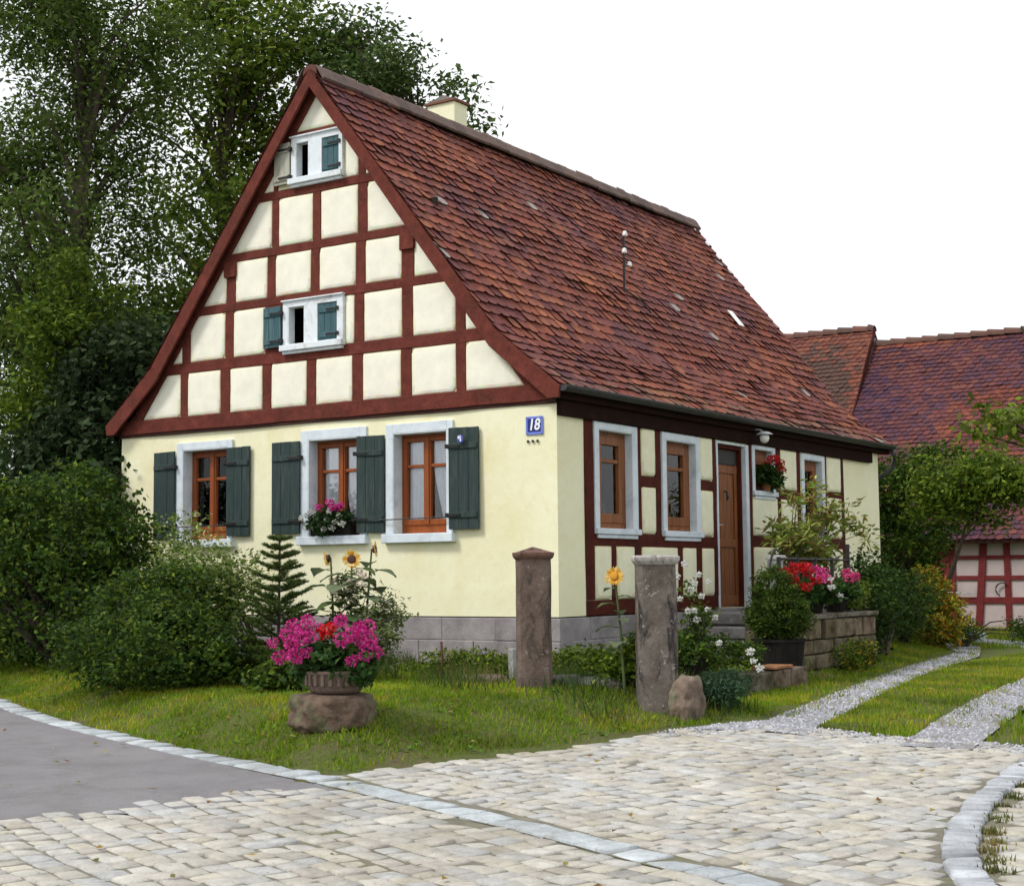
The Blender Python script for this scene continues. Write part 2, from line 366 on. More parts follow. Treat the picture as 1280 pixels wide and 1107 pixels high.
bs = along(BAND, .24); n = len(bs); col = np.array([(.44, .475, .495)]) * rng.normal(1, .09, (n, 1))
Vv, Ff, Cc = block_stones(bs[:, 0], bs[:, 1], bs[:, 2], bs[:, 3], bs[:, 4] / 2 - .008, np.full(n, .095), .008 + rng.normal(0, .003, n), col)
tag(npobj('stone_channel', Vv, Ff, M['cobble'], None, Cc, False, (0, 0, 0)), kind='structure')
ks = along(KM, .12); n = len(ks); col = np.array([(.43, .45, .48)]) * rng.normal(1, .13, (n, 1))
Vv, Ff, Cc = block_stones(ks[:, 0], ks[:, 1], ks[:, 2], ks[:, 3], ks[:, 4] / 2 - .013, np.full(n, .078), .016 + rng.normal(0, .004, n), col, deep=.06)
tag(npobj('kerb', Vv, Ff, M['cobble'], None, Cc, False, (0, 0, 0)), kind='structure')

# ------------------------------------------------------------------ grass
def leaf_cards_flat(xy, pal):
    n = len(xy); an = rng.uniform(0, 6.28, n); r_ = rng.uniform(.012, .024, n); z = hz(xy[:, 0], xy[:, 1]) + rng.uniform(.012, .045, n); V = []
    for k in range(4): V.append(np.stack([xy[:, 0] + np.cos(an + k * 1.57) * r_, xy[:, 1] + np.sin(an + k * 1.57) * r_, z + rng.normal(0, .006, n)], 1))
    pal = np.array(pal); return np.stack(V, 1).reshape(-1, 3), np.arange(4 * n).reshape(-1, 4), pal[rng.integers(0, len(pal), n)] * rng.uniform(.8, 1.2, (n, 1))
def patchy(p):
    x, y = p[:, 0], p[:, 1]
    return (np.sin(x * 1.9 + np.sin(y * 2.3) * 1.4) * np.sin(y * 2.7 + np.sin(x * 1.3) * 1.6) + .6 * np.sin(x * 5.3 + y * 3.1) * np.sin(y * 6.1 - x * 2.2)) / 1.4
def blades(xy, hmin, hmax, w, pal, lean=.5, zoff=0.0):
    n = len(xy); z = hz(xy[:, 0], xy[:, 1]) + zoff - .01
    h = rng.uniform(hmin, hmax, n); an = rng.uniform(0, 2 * np.pi, n); ln = rng.uniform(0, 2 * np.pi, n); la = rng.uniform(.1, lean, n) * h
    wv = np.stack([np.cos(an), np.sin(an)], 1) * (w * rng.uniform(.6, 1.3, n))[:, None] / 2
    p = np.column_stack([xy, z]); tip = p + np.column_stack([np.cos(ln) * la, np.sin(ln) * la, h])
    a = p.copy(); a[:, :2] -= wv; b_ = p.copy(); b_[:, :2] += wv
    V = np.stack([a, b_, tip], 1).reshape(-1, 3); F = np.arange(3 * n).reshape(-1, 3)
    q = pal[rng.integers(0, len(pal), n)] * rng.uniform(.7, 1.2, (n, 1)); k = patchy(xy)[:, None]
    q = q * (1 + .38 * k) * np.where(k > .25, np.array([1.12, .98, 1.0]), np.array([.92, 1.0, 1.0])); return V, F, q
pal = np.array([(.20, .32, .013), (.27, .37, .016), (.145, .255, .012), (.33, .37, .03), (.36, .30, .07), (.20, .33, .014)])
def scatter(n, x0, x1, y0, y1, poly=None, notin=(), fade=None):
    p = np.stack([rng.uniform(x0, x1, n), rng.uniform(y0, y1, n)], 1)
    k = np.ones(n, bool)
    if poly is not None: k &= pip(p[:, 0], p[:, 1], poly)
    for q in notin: k &= ~pip(p[:, 0], p[:, 1], q)
    return p[k]
HOUSE = np.array([(-6.5, 0), (.02, 0), (.02, 9.25), (-6.5, 9.25)]); TERR = np.array([(0, 1.7), (1.75, 1.7), (1.75, 4.3), (1.1, 4.8), (0, 4.8)])
g1 = scatter(210000, -7.5, 3.0, -6.0, .3, GARD, (HOUSE, ASPH))
g1 = g1[(rng.random(len(g1)) < np.clip(1.25 - pdist(g1[:, 0], g1[:, 1], np.array([(-5, -1.2), (-1.0, -1.6)]), False) * -.1, .3, 1))]
g2 = scatter(60000, .0, 3.0, -1.5, 10, GARD, (HOUSE, TERR))
g3 = scatter(90000, 2.3, 4.5, -2.35, 11, None, (GARD, LT, RT, COBB))
g3 = g3[(g3[:, 0] > np.interp(g3[:, 1], [-2.2, .2, 3.4, 6.84, 8.6], [3.52, 3.12, 2.55, 2.12, 2.1])) & (g3[:, 0] < np.interp(g3[:, 1], [-2.36, -.42, 2.38, 6.8, 9.4], [4.4, 4.08, 3.78, 3.45, 3.2]))]
g4 = scatter(50000, 3.8, 9, -2.4, 12, None, (GARD, LT, RT, COBB)); g4 = g4[g4[:, 0] > 4.2]
g5 = scatter(60000, -12, 8, 9.3, 17, None, (HOUSE, LT, RT))
g6 = scatter(30000, -16, -6.5, -4.5, 6, GARD, (HOUSE, ASPH))
def creep(n, x0, x1, y0, y1, P, wd):          # grass creeping over the edges of a wheel track
    p = scatter(n, x0, x1, y0, y1, P); d = pdist(p[:, 0], p[:, 1], P)
    lim = wd * (.5 + .5 * np.sin(p[:, 0] * 9 + p[:, 1] * 5) * np.sin(p[:, 1] * 3.1)) * rng.uniform(.3, 1.6, len(p)); k = (d < lim) & (p[:, 1] > -1.5)
    return p[k]
tr_ = np.vstack([creep(70000, -.5, 4, -2.2, 12.5, LT, .30), creep(70000, -.3, 5, -2.4, 13, RT, .30)])
def thin(g, P=None):                          # worn patches, and thinner growth along the paving
    k = patchy(g[:, ::-1] * 1.3 + 4); keep_ = rng.random(len(g)) < np.where(k < -.45, .50, 1)
    if P is not None: keep_ &= rng.random(len(g)) < np.clip(pdist(g[:, 0], g[:, 1], P) / .09 * (.8 + .5 * np.sin(g[:, 0] * 11 + g[:, 1] * 7)), .05, 1)
    return g[keep_]
g1 = thin(g1, GARD); g2 = thin(g2, GARD); g3 = thin(g3); g4 = thin(g4)
clov = scatter(9000, -6, 2.6, -5.4, -.5, GARD); clov = clov[patchy(clov * 1.7 + 2) > .35]
V1 = blades(g1, .02, .06, .013, pal, .9); V2 = blades(g2, .025, .07, .013, pal, .9); V3 = blades(g3, .02, .055, .014, np.vstack([pal, [(.2, .19, .07)]]))
V4 = blades(g4, .04, .11, .014, pal); V5 = blades(g5, .05, .12, .018, pal); V6 = blades(g6, .04, .1, .016, pal)
# long unmown tufts by the plinth, the garden edge and between the posts
lt = np.vstack([scatter(9000, -1.9, 1.9, -2.1, -.02), scatter(2500, .0, 3.0, -3.0, -1.2, GARD), scatter(5000, .05, 1.7, -1.2, 2.0)])
lt = lt[rng.random(len(lt)) < .5 + .5 * np.sin(lt[:, 0] * 5 + lt[:, 1] * 3)]
V7 = blades(lt, .06, .22, .014, np.array([(.07, .13, .02), (.10, .15, .03), (.16, .15, .05), (.05, .10, .02)]), .7)
# weeds along the inside of the curved kerb
kw = np.vstack([p + rng.normal(0, .035, (90, 2)) for p in (KI[1:6] + (.07, .0))] + [p + rng.normal(0, .04, (60, 2)) for p in (KI[1:5] + KI[2:6]) / 2 + (.08, 0)])
V8 = blades(kw, .015, .05, .012, np.array([(.12, .14, .03), (.18, .16, .06)]))
V9 = blades(tr_, .012, .045, .013, np.vstack([pal, [(.30, .26, .09), (.26, .2, .08)]]), .9, .006)
VV = []; FF = []; CC = []; o_ = 0
for a, b_, c_ in (V1, V2, V3, V4, V5, V6, V7, V8, V9): VV.append(a); FF.append(b_ + o_); CC.append(c_); o_ += len(a)
tag(npobj('grass', np.vstack(VV), np.vstack(FF), M['blade'], None, np.vstack(CC), False, (0, 0, 0)), 'short green lawn grass on the bank before the house and between the wheel tracks', 'grass', kind='stuff')
V, F, C = leaf_cards_flat(clov, [(.10, .20, .02), (.13, .24, .03), (.08, .17, .02)])
tag(npobj('clover', V, F, M['blade'], None, C, False, (0, 0, 0)), 'patches of darker clover leaves growing low in the lawn', 'clover', kind='stuff')
# loose gravel on the wheel tracks, spilling over the first rows of setts
apron = scatter(9000, 1.9, 5.6, -3.4, -1.4, COBB); apron = apron[rng.random(len(apron)) < np.clip(1.0 - pdist(apron[:, 0], apron[:, 1], COBB[5:10], False) * 1.6, 0, 1) ** 2]
gp = np.vstack([scatter(44000, -.4, 3.7, -2.3, 12, LT), scatter(44000, -.3, 5, -2.4, 13, RT), apron])
n = len(gp); s_ = rng.uniform(.006, .018, n); z = hz(gp[:, 0], gp[:, 1]) + .004
an = rng.uniform(0, 6.28, n); V = []
for k in range(3): V.append(np.stack([gp[:, 0] + np.cos(an + k * 2.1) * s_, gp[:, 1] + np.sin(an + k * 2.1) * s_, z], 1))
V.append(np.stack([gp[:, 0], gp[:, 1], z + s_ * .8], 1)); V = np.stack(V, 1).reshape(-1, 3)
F = (np.arange(n)[:, None, None] * 4 + np.array([(0, 1, 3), (1, 2, 3), (2, 0, 3)])[None]).reshape(-1, 3)
C = np.repeat(np.array([(.44, .44, .485)]) * rng.uniform(.45, 1.25, (n, 1)), 3, 0)
tag(npobj('gravel', V, F, M['gravelstone'], None, C, False, (0, 0, 0)), 'loose pale grey gravel lying on the two wheel tracks', 'gravel', kind='stuff')

# ------------------------------------------------------------------ foliage helpers
def leaf_cards(P, L, W, pal, upbias=.35, droop=0.0, tone=None):
    n = len(P); d = rng.normal(0, 1, (n, 3)); d[:, 2] = d[:, 2] * .6 - droop; d /= np.linalg.norm(d, axis=1)[:, None]
    q = rng.normal(0, 1, (n, 3)); q[:, 2] += upbias * 2
    b_ = np.cross(q, d); b_ /= np.linalg.norm(b_, axis=1)[:, None] + 1e-9
    nn = np.cross(d, b_)
    l = (L * rng.uniform(.65, 1.3, n))[:, None]; w = (W * rng.uniform(.65, 1.3, n))[:, None]
    v0 = P; v1 = P + d * l * .45 + b_ * w / 2 + nn * w * .18; v2 = P + d * l; v3 = P + d * l * .45 - b_ * w / 2 + nn * w * .18
    V = np.stack([v0, v1, v2, v3], 1).reshape(-1, 3)
    F = (np.arange(n)[:, None, None] * 4 + np.array([(0, 1, 2), (0, 2, 3)])[None]).reshape(-1, 3)
    pal = np.asarray(pal, float); c = pal[rng.integers(0, len(pal), n)] * rng.uniform(.75, 1.25, (n, 1))
    if tone is not None: c = c * tone[:, None]
    return V, F, np.repeat(c, 2, 0)
def clump_points(blobs, nclump, per, sig, shell=.45):
    """leaf positions: clumps scattered through ellipsoids (x,y,z,rx,ry,rz[,weight])"""
    B = np.array([(*b_, 1) if len(b_) == 6 else b_ for b_ in blobs], float); w = B[:, 6] * B[:, 3] * B[:, 4] * B[:, 5]; w = w / w.sum()
    k = rng.choice(len(B), nclump, p=w); d = rng.normal(0, 1, (nclump, 3)); d /= np.linalg.norm(d, axis=1)[:, None]
    r_ = rng.random(nclump) ** shell
    c = B[k, :3] + d * r_[:, None] * B[k, 3:6]
    cnt = rng.poisson(per, nclump); ci = np.repeat(np.arange(nclump), cnt)
    P = c[ci] + rng.normal(0, 1, (len(ci), 3)) * np.array([sig, sig, sig * .7])
    return c, P, ci
def tree(name, label, base, hgt, blobs, nclump, per, sig, L, W, pal, trunk_r=.18, cat='tree', group=None, limbs=26, shell=.45, droop=.2, fork=.35, trunk=True, partname='crown'):
    t = thing(name, label, cat, base, group)
    c, P, ci = clump_points(blobs, nclump, per, sig, shell)
    P = P[P[:, 2] > base[2] + .02]; ci = ci[:len(P)]
    tone = rng.uniform(.7, 1.3, nclump)[ci]
    V, F, C = leaf_cards(P, L, W, pal, .35, droop, tone)
    npobj(partname, V, F, M['leaf'], t, C)
    mb = MB(); bx, by, bz = base
    top = Vector((np.mean([b_[0] for b_ in blobs]), np.mean([b_[1] for b_ in blobs]), bz + hgt))
    B0 = Vector(base)
    if trunk:
        path = [B0 + (top - B0) * q + Vector((math.sin(q * 5 + bx) * .12, math.cos(q * 4 + by) * .12, 0)) * hgt * .12 * q for q in (0, .06, .25, .45, .65, .85, 1)]
        path[0] = B0 - Vector((0, 0, .1))
        mb.tube(path, [trunk_r * k for k in (1.35, 1.05, .9, .72, .5, .3, .1)], 9)
    for i in rng.choice(nclump, min(limbs, nclump), replace=False):
        e = Vector(c[i])
        if trunk:
            q = min(.9, max(fork, (e.z - bz) / hgt - .18)); s0 = B0 + (top - B0) * q
            r0 = trunk_r * (.55 - .4 * q)
        else:
            s0 = B0 + Vector((random.uniform(-1, 1), random.uniform(-1, 1), 0)) * trunk_r * 3; r0 = trunk_r
        mid = (s0 + e) / 2 + Vector((random.uniform(-.1, .1), random.uniform(-.1, .1), .12)) * (e - s0).length
        mb.tube([s0, s0.lerp(mid, .55), mid, mid.lerp(e, .5), e], [r0, r0 * .8, r0 * .55, r0 * .35, r0 * .12], 5, cap=False)
    mb.build('trunk' if trunk else 'stems', M['bark'], t)
    return t
DKG = [(.030, .066, .012), (.042, .086, .014), (.056, .10, .014), (.024, .054, .012)]
MDG = [(.070, .125, .012), (.098, .155, .014), (.052, .100, .011), (.125, .170, .018)]
YLG = [(.15, .215, .018), (.20, .26, .026), (.10, .165, .015)]

# ------------------------------------------------------------------ farmhouse
H = thing('farmhouse', 'small cream half-timbered farmhouse with steep red tiled roof and green shutters', 'house', (-3.23, 4.6, .36))
class Fr:                                   # wall frame: a along the wall, z up, o outwards
    def __init__(s, O, e, n): s.O = Vector(O); s.e = Vector(e); s.n = Vector(n)
    def p(s, a, z, o=0): return s.O + s.e * a + s.n * o + Vector((0, 0, z + ZO))
    def box(s, mb, a0, a1, z0, z1, o0, o1, c=None, j=0):
        vs = [s.p(a, z, o) for z in (z0, z1) for (a, o) in ((a0, o0), (a1, o0), (a1, o1), (a0, o1))]
        if j: vs = [v_ + Vector((random.uniform(-j, j), random.uniform(-j, j), random.uniform(-j, j))) for v_ in vs]
        mb.add(vs, [(3, 2, 1, 0), (4, 5, 6, 7), (0, 1, 5, 4), (1, 2, 6, 5), (2, 3, 7, 6), (3, 0, 4, 7)], c)
    def prism(s, mb, poly, o0, o1, c=None):
        mb.prism([s.p(a, z, o0) for a, z in poly], s.n * (o1 - o0), c)
G = Fr((0, 0, 0), (1, 0, 0), (0, -1, 0)); R_ = Fr((0, 0, 0), (0, 1, 0), (1, 0, 0))
W_, L_ = 6.47, 9.20
def wall_mesh(fr, a0, a1, z0, z1, holes, depth, mb):
    As = sorted({a0, a1, *[h[0] for h in holes], *[h[1] for h in holes]}); Zs = sorted({z0, z1, *[h[2] for h in holes], *[h[3] for h in holes]})
    # finer grid gives the render a faint hand-made waviness
    def dens(Q): 
        o = []
        for i in range(len(Q) - 1):
            k = max(1, int((Q[i + 1] - Q[i]) / .35)); o += [Q[i] + (Q[i + 1] - Q[i]) * q / k for q in range(k)]
        return o + [Q[-1]]
    As, Zs = dens(As), dens(Zs)
    inh = lambda a, z: any(h[0] < a < h[1] and h[2] < z < h[3] for h in holes)
    wv = lambda a, z: .007 * math.sin(a * 1.9 + z) + .005 * math.sin(a * .8 - z * 2.3)
    idx = {}; vs = []
    def vid(a, z):
        k = (round(a, 4), round(z, 4))
        if k not in idx: idx[k] = len(vs); vs.append(fr.p(a, z, wv(a, z) if a0 < a < a1 else 0))
        return idx[k]
    fs = []
    for i in range(len(As) - 1):
        for j in range(len(Zs) - 1):
            if not inh((As[i] + As[i + 1]) / 2, (Zs[j] + Zs[j + 1]) / 2): fs.append((vid(As[i], Zs[j]), vid(As[i + 1], Zs[j]), vid(As[i + 1], Zs[j + 1]), vid(As[i], Zs[j + 1])))
    mb.add(vs, fs)
    for h in holes:
        q = [(h[0], h[2]), (h[1], h[2]), (h[1], h[3]), (h[0], h[3])]
        for (a, z), (a2, z2) in zip(q, q[1:] + q[:1]): mb.add([fr.p(a, z, .006), fr.p(a2, z2, .006), fr.p(a2, z2, -depth), fr.p(a, z, -depth)], [(0, 1, 2, 3)])
gw = [(-5.37, -4.62, .47, 1.56), (-3.35, -2.58, .47, 1.57), (-2.12, -1.38, .47, 1.57)]          # ground floor openings
aw = [(-3.64, -3.39, 2.70, 3.13), (-3.53, -3.33, 4.65, 5.06)]                                   # open attic lights
sw = [(.80, 1.54, .50, 1.56), (2.32, 3.08, .50, 1.55), (4.72, 5.28, 1.06, 1.60), (6.31, 6.95, .44, 1.56)]
dr = (3.66, 4.44, -.41, 1.60)
mb = MB(); wall_mesh(G, -W_, 0, -.42, 1.8, gw, .2, mb)
wall_mesh(R_, 0, L_, -.42, 2.0, sw + [dr], .2, mb)
B_ = Fr((0, L_, 0), (-1, 0, 0), (0, 1, 0)); Lf = Fr((-W_, 0, 0), (0, 1, 0), (-1, 0, 0))
wall_mesh(B_, 0, W_, -.42, 1.8, [], .2, mb); wall_mesh(Lf, 0, L_, -.42, 2.0, [], .2, mb)
def roofz(x):                                # underside line of the roof, solve coordinates
    d = abs(x + 3.23)
    return 5.86 - d * 1.277 if d < 2.57 else 5.86 - 2.57 * 1.277 - (d - 2.57) * .84
def gable_wall(fr, sgn):
    # triangular wall with the two open lights left out, built from vertical strips
    xs = [-W_, -5.8, -4.9, -4.2, -3.64, -3.53, -3.39, -3.33, -3.23, -2.6, -1.8, -.66, 0]
    for x0, x1 in zip(xs, xs[1:]):
        t0 = 5.86 - abs(x0 + 3.23) * 1.277 - .03; t1 = 5.86 - abs(x1 + 3.23) * 1.277 - .03
        cuts = [1.8]
        if sgn:
            for h in aw:
                if h[0] - 1e-6 <= x0 and x1 <= h[1] + 1e-6: cuts += [h[2], h[3]]
        lo = max(1.8, 0); 
        segs = []
        for i in range(0, len(cuts), 2): segs.append((cuts[i], cuts[i + 1] if i + 1 < len(cuts) else None))
        for z0, z1 in segs:
            a, b2 = (t0, t1) if z1 is None else (z1, z1)
            a = max(a, z0); b2 = max(b2, z0)
            y = 0 if sgn else L_
            mb.add([(x0, y, z0 + ZO), (x1, y, z0 + ZO), (x1, y, b2 + ZO), (x0, y, a + ZO)], [(0, 1, 2, 3)])
gable_wall(G, 1); gable_wall(G, 0)
for h in aw:
    q = [(h[0], h[2]), (h[1], h[2]), (h[1], h[3]), (h[0], h[3])]
    for (a, z), (a2, z2) in zip(q, q[1:] + q[:1]): mb.add([G.p(a, z, 0), G.p(a2, z2, 0), G.p(a2, z2, -.05), G.p(a, z, -.05)], [(0, 1, 2, 3)])
wall = mb.build('wall', M['plaster'], H)
# near-black sheets, their colour standing in for the unlit rooms behind the openings
mb = MB(); mb.box((-W_ + .25, .25, -.3 + ZO), (-.25, L_ - .25, 1.75 + ZO)); mb.box((-W_ + .3, .28, -.25 + ZO), (-.3, L_ - .28, 1.7 + ZO))
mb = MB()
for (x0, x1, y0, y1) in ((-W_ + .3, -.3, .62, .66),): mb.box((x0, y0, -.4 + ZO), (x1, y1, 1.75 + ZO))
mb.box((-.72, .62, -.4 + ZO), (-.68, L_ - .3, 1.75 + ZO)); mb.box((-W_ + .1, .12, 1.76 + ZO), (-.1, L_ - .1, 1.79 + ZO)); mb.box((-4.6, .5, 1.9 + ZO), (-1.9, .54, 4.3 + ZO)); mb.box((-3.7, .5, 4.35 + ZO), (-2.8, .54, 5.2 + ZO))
mb.build('dark_room_sheet', M['dark'], H)
# plinth
mb = MB()
def plinth_run(fr, a0, a1):
    zt = -.43; a = a0; rows = [(-1.25, -.93, .05), (-.93, -.67, .035), (-.67, zt, .02)]
    for z0, z1, o in rows:
        a = a0
        while a < a1 - .01:
            b2 = min(a1, a + random.uniform(.5, .85));
            if a1 - b2 < .2: b2 = a1
            fr.box(mb, a + .003, b2 - .003, z0 + .003, z1 - .003, -.25, o + random.uniform(-.006, .006)); a = b2
    fr.box(mb, a0, a1, -1.3, zt - .004, -.24, .012)
plinth_run(G, -W_, .03); plinth_run(R_, -.01, L_)
mb.box((-W_, L_ - .25, -1.3 + ZO), (0, L_ + .03, -.43 + ZO)); mb.box((-W_ - .03, .01, -1.3 + ZO), (-W_ + .25, L_ - .26, -.43 + ZO))
mb.build('plinth', M['plinth'], H, bevel=.008)

# timbers
def beam(fr, a0, a1, z0, z1, o=.02, mat='timber', name='timber_rail', vert=False, o0=-.03):
    mb = MB(); k = max(1, int((z1 - z0 if vert else a1 - a0) / .45)); j = .0045
    rings = []
    for i in range(k + 1):
        t = i / k; q = lambda: random.uniform(-j, j)
        if vert: z = z0 + (z1 - z0) * t; rings.append([fr.p(a0 + q(), z, o0), fr.p(a0 + q(), z, o + q()), fr.p(a1 + q(), z, o + q()), fr.p(a1 + q(), z, o0)])
        else: a = a0 + (a1 - a0) * t; rings.append([fr.p(a, z0 + q(), o0), fr.p(a, z0 + q(), o + q()), fr.p(a, z1 + q(), o + q()), fr.p(a, z1 + q(), o0)])
    vs = [v_ for r in rings for v_ in r]; fs = [(0, 1, 2, 3), tuple(4 * k + i for i in (3, 2, 1, 0))]
    for i in range(k):
        for c_ in range(4): fs.append((4 * i + c_, 4 * i + (c_ + 1) % 4, 4 * i + 4 + (c_ + 1) % 4, 4 * i + 4 + c_))
    mb.add(vs, fs); return mb.build(name, M[mat], H, bevel=.006)
def rl(z, dv=.24):                            # inner rake line at height z -> (xl, xr)
    d = (5.86 - dv - z) / 1.277; return -3.23 - d, -3.23 + d
rails = [(1.80, 1.97, .045), (2.50, 2.63, .02), (3.19, 3.29, .02), (3.785, 3.88, .02), (4.45, 4.55, .02), (5.13, 5.20, .02)]
for i, (z0, z1, o) in enumerate(rails):
    xl, xr = rl(z1, .1) if i else (-W_ - .03, .02)
    beam(G, xl, xr, z0, z1, o + (.001 if i else 0))
beam(G, -W_ - .02, .01, 1.765, 1.797, .028, 'soffit', 'shadow_board')  # dark strip added as the shadow line beneath the jetty beam
posts = [(1.97, 2.50, [(-5.42, -5.30), (-4.75, -4.59), (-4.07, -3.93), (-3.38, -3.24), (-2.70, -2.55), (-2.01, -1.86), (-1.26, -1.13)]),
         (2.63, 3.19, [(-5.40, -5.26), (-4.68, -4.54), (-4.03, -3.77), (-2.67, -2.53), (-1.99, -1.84), (-1.26, -1.13)]),
         (3.29, 3.785, [(-4.66, -4.51), (-4.0, -3.87), (-3.32, -3.19), (-2.65, -2.51), (-1.99, -1.82)]),
         (3.88, 4.45, [(-3.93, -3.82), (-3.29, -3.17), (-2.62, -2.48)]),
         (4.55, 4.88, [(-3.90, -3.84), (-2.61, -2.50)])]
for z0, z1, ps in posts:
    for a, b2 in ps: beam(G, a, b2, z0 - .004, z1 + .004, .016, vert=True, name='timber_post')
for a, b2 in ((-4.66, -4.51), (-1.99, -1.82)): beam(G, a - .015, b2 + .02, 3.60, 3.79, .05, vert=True, name='timber_corbel')
for s in (-1, 1):                              # rafters lying on the gable wall
    mb = MB(); f = lambda d, dv: (-3.23 + s * d, 5.86 - dv - d * 1.277)
    G.prism(mb, [f(0, -.0), f(3.19, -.0) if False else f(3.10, 0), f(3.02, .24), f(0, .24)], -.02, .03)
    mb.build('gable_rafter', M['timber'], H, bevel=.006)
# infill panels with a soft pillow edge
def clip(poly, p, n):
    out = []
    for i in range(len(poly)):
        a, b2 = poly[i], poly[(i + 1) % len(poly)]; da = (a[0] - p[0]) * n[0] + (a[1] - p[1]) * n[1]; db = (b2[0] - p[0]) * n[0] + (b2[1] - p[1]) * n[1]
        if da <= 0: out.append(a)
        if (da < 0 < db) or (db < 0 < da): t = da / (da - db); out.append((a[0] + (b2[0] - a[0]) * t, a[1] + (b2[1] - a[1]) * t))
    return out
def inset(poly, d):
    out = poly; n = len(poly)
    A = sum(poly[i][0] * poly[(i + 1) % n][1] - poly[(i + 1) % n][0] * poly[i][1] for i in range(n)) / 2
    for i in range(n):
        a, b2 = poly[i], poly[(i + 1) % n]; L = math.hypot(b2[0] - a[0], b2[1] - a[1])
        if L < 1e-6: continue
        nx_, ny_ = (b2[1] - a[1]) / L, -(b2[0] - a[0]) / L
        if A < 0: nx_, ny_ = -nx_, -ny_
        out = clip(out, (a[0] - nx_ * d, a[1] - ny_ * d), (nx_, ny_))
        if len(out) < 3: return None
    return out
def resample(poly, m):
    n = len(poly); L = [math.dist(poly[i], poly[(i + 1) % n]) for i in range(n)]; T = sum(L); out = []
    for k in range(m):
        s = T * k / m; i = 0
        while s > L[i] and i < n - 1: s -= L[i]; i += 1
        t = s / L[i] if L[i] else 0; out.append((poly[i][0] + (poly[(i + 1) % n][0] - poly[i][0]) * t, poly[i][1] + (poly[(i + 1) % n][1] - poly[i][1]) * t))
    return out
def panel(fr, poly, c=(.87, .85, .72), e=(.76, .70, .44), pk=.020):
    if len(poly) < 3: return
    n = len(poly); A = abs(sum(poly[i][0] * poly[(i + 1) % n][1] - poly[(i + 1) % n][0] * poly[i][1] for i in range(n)) / 2)
    if A < .006: return
    m = 24; cx = sum(p[0] for p in poly) / n; cz = sum(p[1] for p in poly) / n
    base = resample(poly, m)
    def ang(k): return 0
    rings = []; wob = [random.uniform(-.004, .004) for _ in range(m)]
    prev = None
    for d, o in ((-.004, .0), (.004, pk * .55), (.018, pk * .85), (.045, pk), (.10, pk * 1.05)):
        ip = inset(poly, d) if d > 0 else base
        if ip is None: break
        # keep rings aligned: pull every base point to the inset outline by scaling about the middle, then clamp
        if d <= 0: ring = [(p[0], p[1]) for p in base]
        else:
            ring = []
            for q in base:
                v_ = (q[0] - cx, q[1] - cz); lo, hi = 0, 1
                for _ in range(14):
                    mid = (lo + hi) / 2; x_, z_ = cx + v_[0] * mid, cz + v_[1] * mid
                    ok = all(((ip[(i + 1) % len(ip)][0] - ip[i][0]) * (z_ - ip[i][1]) - (ip[(i + 1) % len(ip)][1] - ip[i][1]) * (x_ - ip[i][0])) * sg >= 0 for i in range(len(ip)))
                    if ok: lo = mid
                    else: hi = mid
                ring.append((cx + v_[0] * lo, cz + v_[1] * lo))
        rings.append([fr.p(a + w_ * .5, z + w_ * .5, o) for (a, z), w_ in zip(ring, wob)])
    if len(rings) < 2: return
    mb = MB(); vs = [v_ for r in rings for v_ in r]; mb.add(vs, [])
    for i in range(len(rings) - 1):
        t = i / max(1, len(rings) - 2); t = min(1, t * 1.25)
        for k in range(m):
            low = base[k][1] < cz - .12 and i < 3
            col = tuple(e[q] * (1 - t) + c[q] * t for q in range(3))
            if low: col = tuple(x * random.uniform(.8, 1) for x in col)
            mb.f.append((i * m + k, i * m + (k + 1) % m, (i + 1) * m + (k + 1) % m, (i + 1) * m + k)); mb.c.append(col)
    mb.f.append(tuple((len(rings) - 1) * m + k for k in range(m))); mb.c.append(c)
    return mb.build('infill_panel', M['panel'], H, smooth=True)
sg = 1
rake = lambda s: ((-3.23, 5.86 - .245), (s * 1.277, 1.0))
def gpanel(x0, x1, z0, z1, **k):
    poly = [(x0, z0), (x1, z0), (x1, z1), (x0, z1)]
    for s in (-1, 1): p, n_ = rake(s); poly = clip(poly, p, n_)
    # drop duplicates
    q = []
    for p in poly:
        if not q or math.dist(p, q[-1]) > 1e-4: q.append(p)
    if len(q) > 2 and math.dist(q[0], q[-1]) < 1e-4: q.pop()
    panel(G, q, **k)
rows = [(1.97, 2.50), (2.63, 3.19), (3.29, 3.785), (3.88, 4.45), (4.55, 5.13)]
for (z0, z1), (_, _, ps) in zip(rows, posts):
    ed = [-6.3] + [q for p in ps for q in p] + [-.1]
    for i in range(0, len(ed), 2):
        a, b2 = ed[i], ed[i + 1]
        if z0 == 2.63 and abs(a + 3.77) < .01: a = -2.80
        if z0 == 4.55 and abs(a + 3.84) < .01: a = -2.80
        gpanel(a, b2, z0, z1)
gpanel(-3.9, -2.5, 5.20, 5.7)

